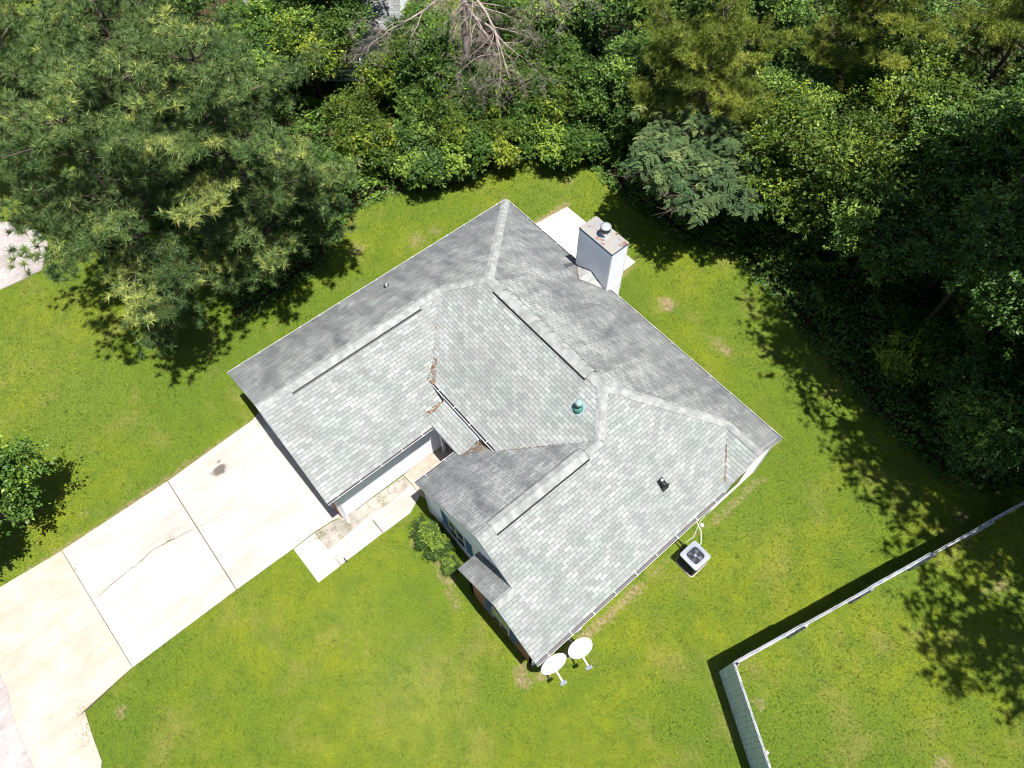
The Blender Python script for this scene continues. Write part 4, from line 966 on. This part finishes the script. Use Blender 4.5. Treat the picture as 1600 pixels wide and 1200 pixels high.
def quads_mesh(name, C, D, Wd, Ln, Nn, val):
    """rhombic leaves: centre C, direction D, normal Nn, width Wd, length Ln"""
    D = D/np.linalg.norm(D, axis=1, keepdims=True); S = np.cross(Nn, D); S /= np.linalg.norm(S, axis=1, keepdims=True)+1e-9
    n = len(C); V = np.empty((n, 4, 3)); V[:, 0] = C-D*Ln[:, None]*.5; V[:, 2] = C+D*Ln[:, None]*.5
    V[:, 1] = C+S*Wd[:, None]*.5-D*Ln[:, None]*.08; V[:, 3] = C-S*Wd[:, None]*.5-D*Ln[:, None]*.08
    return V.reshape(-1, 3), np.arange(4*n).reshape(n, 4), np.repeat(val, 4)
def rand_dir(n, r_):
    v = r_.normal(size=(n, 3)); return v/np.linalg.norm(v, axis=1, keepdims=True)
def limb_tube(g, a, b, r0_, r1_, n=5, sag=0., seed=0, k=4):
    rr = random.Random(seed); a = Vector(a); b = Vector(b); P = []
    for i in range(k+1):
        f = i/k; q = a.lerp(b, f); q.z += sag*math.sin(f*math.pi)*(b-a).length
        if 0 < i < k: q += Vector((rr.uniform(-1, 1), rr.uniform(-1, 1), rr.uniform(-.6, .6)))*(b-a).length*.04
        P.append(q)
    g.tube(P, [r0_+(r1_-r0_)*i/k for i in range(k+1)], n)
    return P
def broad_meshes(seed, R_, H, nc, nl, leaf, trunk_r, base=.35, flat=.75):
    """returns (trunk mesh, crown mesh); crown R_ wide, from base*H to H"""
    r_ = np.random.default_rng(seed); zc = H*(base+1)/2; hz_ = H*(1-base)/2
    # lumps: big lobes give an uneven outline
    nlb = 14; lob = rand_dir(nlb, r_)*np.array([R_*.78, R_*.78, hz_*.72])*r_.uniform(.55, 1.0, (nlb, 1)); lobr = r_.uniform(.24, .44, nlb)
    lobi = r_.integers(0, nlb, nc); dirs = rand_dir(nc, r_); dirs[:, 2] = np.abs(dirs[:, 2])*r_.choice([1, 1, 1, -.6], nc)
    rad = r_.uniform(.25, 1.35, nc)**.6
    cc = lob[lobi]+dirs*(lobr[lobi]*rad*np.where(r_.random(nc) < .12, 1.45, 1.))[:, None]*np.array([R_, R_, hz_*1.2])
    cc[:, 2] += zc
    cc = cc[cc[:, 2] > H*base*.6]; nc = len(cc)
    g = MB(); top = Vector((r_.normal()*.2, r_.normal()*.2, H*.8)); tr = [Vector((0, 0, -.1)), Vector((.05, -.04, H*.2)), Vector((-.05, .08, H*.45)), top]
    g.tube(tr, [trunk_r*1.3, trunk_r, trunk_r*.75, trunk_r*.25], 9)
    for i in range(nlb):
        P = limb_tube(g, (0, 0, H*(.25+.03*i)), tuple(lob[i]+np.array([0, 0, zc])), trunk_r*.5, trunk_r*.14, 5, .05, seed+i)
        idxs = np.where(lobi[:nc] == i)[0][:14]
        for j in idxs: limb_tube(g, P[-2], tuple(cc[j]), trunk_r*.16, .008, 3, .0, seed+int(j), 2)
    # leaves
    sz = r_.uniform(.4, 1.35, nc)
    ci = np.repeat(np.arange(nc), nl); m_ = len(ci)
    # leaves strung along a few shoots of every cluster
    sh_ = rand_dir(nc*4, r_)*np.array([1, 1, .45])+np.array([0, 0, .12]); si = ci*4+r_.integers(0, 4, m_)
    off = sh_[si]*(r_.random(m_)**.8*min(.62, R_*.26)*sz[ci])[:, None]+r_.normal(size=(m_, 3))*.055
    C = cc[ci]+off; D = off*np.array([1, 1, .4])+r_.normal(size=(m_, 3))*.12; D[:, 2] -= .10
    Nn = r_.normal(size=(m_, 3))*.6+np.array([0, 0, 1.])
    Ln = r_.uniform(.6, 1.25, m_)*leaf*r_.uniform(.8, 1.25, nc)[ci]; lv = r_.normal(size=nlb)*.22; val = np.clip(.48+lv[lobi[:nc]][ci]+.25*r_.normal(size=nc)[ci]+.18*r_.normal(size=m_), 0, 1)
    V, F, vv = quads_mesh('c', C, D, Ln*.55, Ln, Nn, val)
    cm = np_mesh('crown', V, F, attr=dict(v=vv))
    tm = bpy.data.meshes.new('trunk'); tm.from_pydata(g.v, [], g.f); tm.polygons.foreach_set('use_smooth', [True]*len(tm.polygons)); tm.update()
    return tm, cm
def pine_meshes(seed, R_, H, z0, tuft_n=42, nlen=.28, dens=1.5):
    r_ = np.random.default_rng(seed); rr = random.Random(seed); g = MB()
    g.tube([(0, 0, -.1), (.06, .03, H*.3), (-.05, .05, H*.6), (.05, 0, H*.85), (0, 0, H)], [.17, .13, .09, .05, .015], 9)
    T = []; TD = []; TV = []
    z = z0; k = 0
    while z < H-.2:
        f = (z-z0)/(H-z0); Lb = R_*(1.0 if f < .45 else (1-((f-.45)/.55)**1.6)**.6+.05)*(.75+.25*min(1, f*5))
        for j in range(rr.choice((4, 4, 5))):
            bv = rr.gauss(.5, .2); az = rr.uniform(0, 2*math.pi); Lj = Lb*rr.uniform(.55, 1.12)
            a = Vector((0, 0, z)); rise = rr.uniform(.0, .35)+f*.35
            b = Vector((math.cos(az)*Lj, math.sin(az)*Lj, z+Lj*rise-.12*Lj))
            P = limb_tube(g, a, b, (.022+.008*Lj), .008, 5, -.05, seed*31+k, 6); k += 1
            nsub = max(2, int(Lj/.30*dens))
            for s_ in range(nsub):
                t_ = (.36-.30*f)+(.64+.30*f)*(s_+rr.random())/nsub; q = a.lerp(b, t_); q.z += -.05*math.sin(t_*math.pi)*Lj
                az2 = az+rr.choice((-1, 1))*rr.uniform(.5, 1.15); ls = rr.uniform(.35, .95)*(1.15-.55*t_)*min(1, Lj/2)
                e = q+Vector((math.cos(az2)*ls, math.sin(az2)*ls, rr.uniform(.05, .35)*ls+.08))
                g.tube([q, q.lerp(e, .55)+Vector((0, 0, -.02)), e], [.014, .010, .006], 3, cap=False)
                for _ in range(4):
                    T.append(e+Vector((rr.gauss(0, .21), rr.gauss(0, .21), rr.gauss(0, .07)))); TD.append(((e-q).normalized()+Vector((rr.gauss(0, .4), rr.gauss(0, .4), .3))).normalized()); TV.append(bv+rr.gauss(0, .16))
            T.append(b); TD.append((b-a).normalized()); TV.append(bv)
        z += rr.uniform(.55, .85)
    T = np.array([tuple(q) for q in T]); TD = np.array([tuple(q) for q in TD]); nt_ = len(T)
    ti = np.repeat(np.arange(nt_), tuft_n); m_ = len(ti)
    D = rand_dir(m_, r_)+TD[ti]*.5+np.array([0, 0, .3]); D /= np.linalg.norm(D, axis=1, keepdims=True)
    Ln = r_.uniform(.65, 1.1, m_)*nlen; S = np.cross(D, rand_dir(m_, r_)); S /= np.linalg.norm(S, axis=1, keepdims=True)
    base = T[ti]+D*.02-TD[ti]*(r_.random(m_)*.10)[:, None]; w_ = .0125
    V = np.empty((m_, 3, 3)); V[:, 0] = base-S*w_; V[:, 1] = base+S*w_; V[:, 2] = base+D*Ln[:, None]+np.array([0, 0, -.02])
    val = np.clip(np.array(TV)[ti]+.12*r_.normal(size=m_), 0, 1)
    cm = np_mesh('crown', V.reshape(-1, 3), np.arange(3*m_).reshape(m_, 3), attr=dict(v=np.repeat(val, 3)))
    tm = bpy.data.meshes.new('trunk'); tm.from_pydata(g.v, [], g.f); tm.polygons.foreach_set('use_smooth', [True]*len(tm.polygons)); tm.update()
    return tm, cm, nt_
def mimosa_meshes(seed, R_, H):
    r_ = np.random.default_rng(seed); g = MB(); rr = random.Random(seed)
    g.tube([(0, 0, -.1), (.1, .05, H*.35), (.05, -.1, H*.6)], [.16, .13, .10], 9)
    base_pts = []
    for i in range(30):
        az = i*2.4+rr.uniform(-.2, .2); Lj = R_*rr.uniform(.45, 1.0); e = Vector((math.cos(az)*Lj, math.sin(az)*Lj, H*(.98-.22*(Lj/R_)**2)+rr.uniform(-.5, .1)))
        P = limb_tube(g, (.05, -.1, H*.55), e, .07, .015, 5, .08, seed+i, 5)
        for q in P[2:]:
            for s_ in range(7):
                e2 = q+Vector((rr.uniform(-.8, .8), rr.uniform(-.8, .8), rr.uniform(-.05, .35))); base_pts.append(e2); g.tube([q, e2], [.012, .005], 3, cap=False)
    base_pts = [q for q in base_pts if q.y > -2.3]
    # each twig end carries fronds: a rachis with paired leaflets
    C = []; D = []; Ln = []; val = []; Nn = []
    for q in base_pts:
        v0 = rr.gauss(.5, .28)
        for f in range(rr.choice((7, 8, 9))):
            az = rr.uniform(0, 2*math.pi); fl = rr.uniform(.20, .34); dr = Vector((math.cos(az), math.sin(az), rr.uniform(-.55, .12))).normalized()
            sd_ = dr.cross(Vector((0, 0, 1))).normalized(); st = q+Vector((rr.uniform(-.12, .12), rr.uniform(-.12, .12), rr.uniform(-.08, .08)))
            for k in range(9):
                t_ = (k+1)/9; c_ = st+dr*fl*t_-Vector((0, 0, .10*t_*t_)); ll = .09*math.sin(math.pi*(.15+.8*t_))+.02
                for sg in (-1, 1):
                    dd = (sd_*sg+dr*.55).normalized(); C.append(c_+dd*ll*.5); D.append(dd); Ln.append(ll); Nn.append((rr.gauss(0, .18), rr.gauss(0, .18), 1)); val.append(v0)
    C = np.array([tuple(q) for q in C]); D = np.array([tuple(q) for q in D]); Ln = np.array(Ln)
    V, F, vv = quads_mesh('c', C, D, np.full(len(C), .034), Ln, np.array(Nn), np.clip(np.array(val)+r_.normal(size=len(C))*.08, 0, 1))
    cm = np_mesh('crown', V, F, attr=dict(v=vv))
    tm = bpy.data.meshes.new('trunk'); tm.from_pydata(g.v, [], g.f); tm.polygons.foreach_set('use_smooth', [True]*len(tm.polygons)); tm.update()
    return tm, cm
def with_mat(me, m):
    c = me.copy(); c.materials.clear(); c.materials.append(m); return c
def tree(name, loc, tm, cm, label, cat='tree', group=None, rz=0., s=1.):
    t = empty(name, (loc[0], loc[1], 0), label, cat, group, rz); t.scale = (s, s, s)
    o = bpy.data.objects.new('trunk', tm); COL.objects.link(o); o.parent = t
    o = bpy.data.objects.new('crown', cm); COL.objects.link(o); o.parent = t
    return t

# pines upper left
PM = [pine_meshes(3, 4.4, 11.0, 2.3), pine_meshes(8, 3.8, 11.5, 2.6), pine_meshes(15, 3.2, 9.5, 2.6)]
for a, b, c in PM:
    a.materials.append(MT['bark']); b.materials.append(MT['pine'])
PY = [(PM[i][0], with_mat(PM[i][1], MT['piney'])) for i in range(3)]
GP = 'pines on the left'
for (x, y, v, rz, s, lab) in PINES_LEFT:
    tree('pine_tree', (x, y), PM[v][0], PM[v][1], lab, 'pine tree', GP, rz, s)
for (x, y, v, rz, s, lab) in PINES_RIGHT:
    tree('pine_tree', (x, y), PY[v][0], PY[v][1], lab, 'pine tree', 'pines in the wood on the right', rz, s)
BM = [broad_meshes(21, 2.7, 6.0, 760, 34, .15, .13), broad_meshes(22, 3.4, 7.5, 1150, 34, .16, .17), broad_meshes(23, 2.0, 4.2, 640, 38, .13, .09, base=.2), broad_meshes(24, 1.35, 2.2, 300, 40, .12, .05, base=.08),
      broad_meshes(25, 3.7, 11.0, 1500, 32, .18, .2, base=.42), broad_meshes(26, .62, 1.1, 300, 26, .085, .03, base=.08), broad_meshes(27, 4.0, 16.5, 520, 22, .22, .09, base=.68)]
for a, b in BM: a.materials.append(MT['ivybark'])
LM = {k: [with_mat(b, MT[k]) for a, b in BM] for k in ('leafb', 'leafm', 'leafd', 'shrub')}
for (x, y, v, k, rz, s, name, cat, lab, grp) in BROAD:
    tree(name, (x, y), BM[v][0], LM[k][v], lab, cat, grp, rz, s)
mm = mimosa_meshes(5, 3.1, 4.6); mm[0].materials.append(MT['bark']); mm[1].materials.append(MT['mimosa'])
tree('mimosa_tree', MIMOSA, mm[0], mm[1], 'feathery blue-green mimosa tree with a spreading crown behind the patio', 'tree')

# dead tree with bare pale branches
def dead_tree(loc, H, label):
    rr = random.Random(2); root = empty('dead_tree', (*loc, 0), label, 'tree')
    g = MB(); g.tube([(0, 0, -.1), (.1, .1, H*.35), (.0, .2, H*.7), (.1, .1, H)], [.22, .18, .12, .05], 10); g.build('trunk', MT['deadwood'], root, world=False)
    g = MB()
    def grow(q, d, ln, rad, depth):
        P = [q]; n_ = 5; dd = Vector(d)
        for i in range(n_):
            dd = (dd+Vector((rr.gauss(0, .16), rr.gauss(0, .16), rr.gauss(0, .12)-.03))).normalized(); P.append(P[-1]+dd*ln/n_)
        g.tube(P, [rad*(1-.75*i/n_) for i in range(n_+1)], 6 if depth < 2 else 3, cap=False)
        if depth >= 4 or ln < .18: return
        nb = {0: 9, 1: 7, 2: 6, 3: 4}[depth]
        for k in range(nb):
            i = rr.randint(1, n_); ax = Vector((rr.gauss(0, 1), rr.gauss(0, 1), rr.gauss(0, .6))).normalized()
            nd = (dd*.75+ax*.8).normalized(); grow(P[i], nd, ln*rr.uniform(.32, .55), max(rad*(1-.75*i/n_)*.55, .004), depth+1)
    for (z, az, ln, dz) in DEAD_LIMBS:
        grow(Vector((0, .1, z)), Vector((math.cos(az), math.sin(az), dz)).normalized(), ln, .085, 0)
    g.build('branches', MT['deadwood'], root, world=False)
dead_tree(DEAD, 9.5, 'tall dead tree with bare pale branches above the undergrowth')

# ivy and undergrowth along the edge of the wood: one mass
def ivy():
    r_ = np.random.default_rng(77); C = []; 
    n = 620000
    x = r_.uniform(-22, 32, n); y = r_.uniform(-13, 36, n)
    ins = inside(x, y, wood_poly) & ~inside(x, y, back_lawn)
    d = seg_dist(x, y, wood_edge[2:])
    keep = ((ins & (r_.random(n) < np.clip(1.2-d*.06, .45, 1))) | (~ins & (d < .35*r_.random(n))))
    x = x[keep]; y = y[keep]; d = np.where(ins, d, 0)[keep]; n = len(x)
    # mounds
    hgt = .25+np.minimum(d, 2.5)*.28+.42*np.sin(x*1.7+1.3*np.sin(y*1.1))*np.cos(y*1.9+.7*np.sin(x*2.1))+.22*np.sin(x*4.3+2)*np.sin(y*3.9)
    hgt = np.clip(hgt, .06, None)*np.where(d < .3, .35, 1)
    z = hgt*r_.uniform(.55, 1.05, n)
    C = np.stack([x, y, z], -1); D = r_.normal(size=(n, 3))*np.array([1, 1, .35]); Nn = r_.normal(size=(n, 3))*.5+np.array([0, 0, 1.])
    Ln = r_.uniform(.09, .19, n); val = np.clip(.45+.3*np.sin(x*2.3)*np.sin(y*2.7)+.2*r_.normal(size=n), 0, 1)
    V, F, vv = quads_mesh('ivy', C, D, Ln*.7, Ln, Nn, val)
    return np_mesh('undergrowth', V, F, attr=dict(v=vv))
tag(link('undergrowth', ivy(), m=MT['leafm']), 'low dark ivy and undergrowth covering the ground at the edge of the wood', 'undergrowth', kind='stuff')

# ------------------------------------------------------------------ neighbour's house, mostly hidden at the top edge
nb = empty('neighbour_house', (-17, 0, 0), 'neighbouring grey-sided house partly hidden behind the trees at the top of the photo', 'house')
o0 = Vector((*(-12.71,3.28), 0)); U_ = Vector((.647, .762, 0)).normalized(); V_ = Vector((-.762, .647, 0)).normalized()
def L2(u, v): q = o0+U_*u+V_*v; return (q.x, q.y)
for a, b, nm in ((L2(-7, 0), L2(0, 0), 0), (L2(0, 0), L2(0, 7), 1), (L2(-7, 7), L2(-7, 0), 2), (L2(0, 7), L2(-7, 7), 3)):
    siding_wall('siding_wall', a, b, .2, [(0, 2.9), (7, 2.9)], parent=nb)
Mn = Matrix((U_, V_, Vector((0, 0, 1)))).transposed().to_4x4(); Mn.translation = o0
g = MB(); T_ = lambda u, v, z: tuple(Mn @ Vector((u, v, z)))
for q in ([(-7.4, -.4, 2.8), (.4, -.4, 2.8), (.4, 3.5, 4.9), (-7.4, 3.5, 4.9)], [(-7.4, 3.5, 4.9), (.4, 3.5, 4.9), (.4, 7.4, 2.8), (-7.4, 7.4, 2.8)]):
    g.poly([T_(*c) for c in q], [(c[0], c[1]*1.13) for c in q], 0); g.poly([T_(c[0], c[1], c[2]-.12) for c in reversed(q)], mi=1)
    for i in range(4):
        a, b = q[i], q[(i+1) % 4]
        if not (a[2] > 4 and b[2] > 4): g.poly([T_(a[0], a[1], a[2]-.12), T_(b[0], b[1], b[2]-.12), T_(*b), T_(*a)], mi=1)
g.build('roof', [MT['shn'], MT['white']], nb)
g = MB(); g.box(-4.4, -1.7, .7, -1.6, -.05, .8, M_=Mn)
for u, v in ((-4.35, -1.65), (-1.65, -1.65), (-4.35, -.1), (-1.65, -.1), (-3.0, -1.65)): g.box(u-.06, v-.06, 0, u+.06, v+.06, 1.75, M_=Mn)
dk = g.build('deck', MT['white'], nb)
g = MB()
for z in (1.0, 1.25, 1.5, 1.72):
    g.box(-4.29, -1.68, z, -3.06, -1.62, z+.08, M_=Mn); g.box(-2.94, -1.68, z, -1.71, -1.62, z+.08, M_=Mn); g.box(-1.68, -1.59, z, -1.62, -.16, z+.08, M_=Mn)
build_each(g, 'rail', MT['white'], dk)
# END
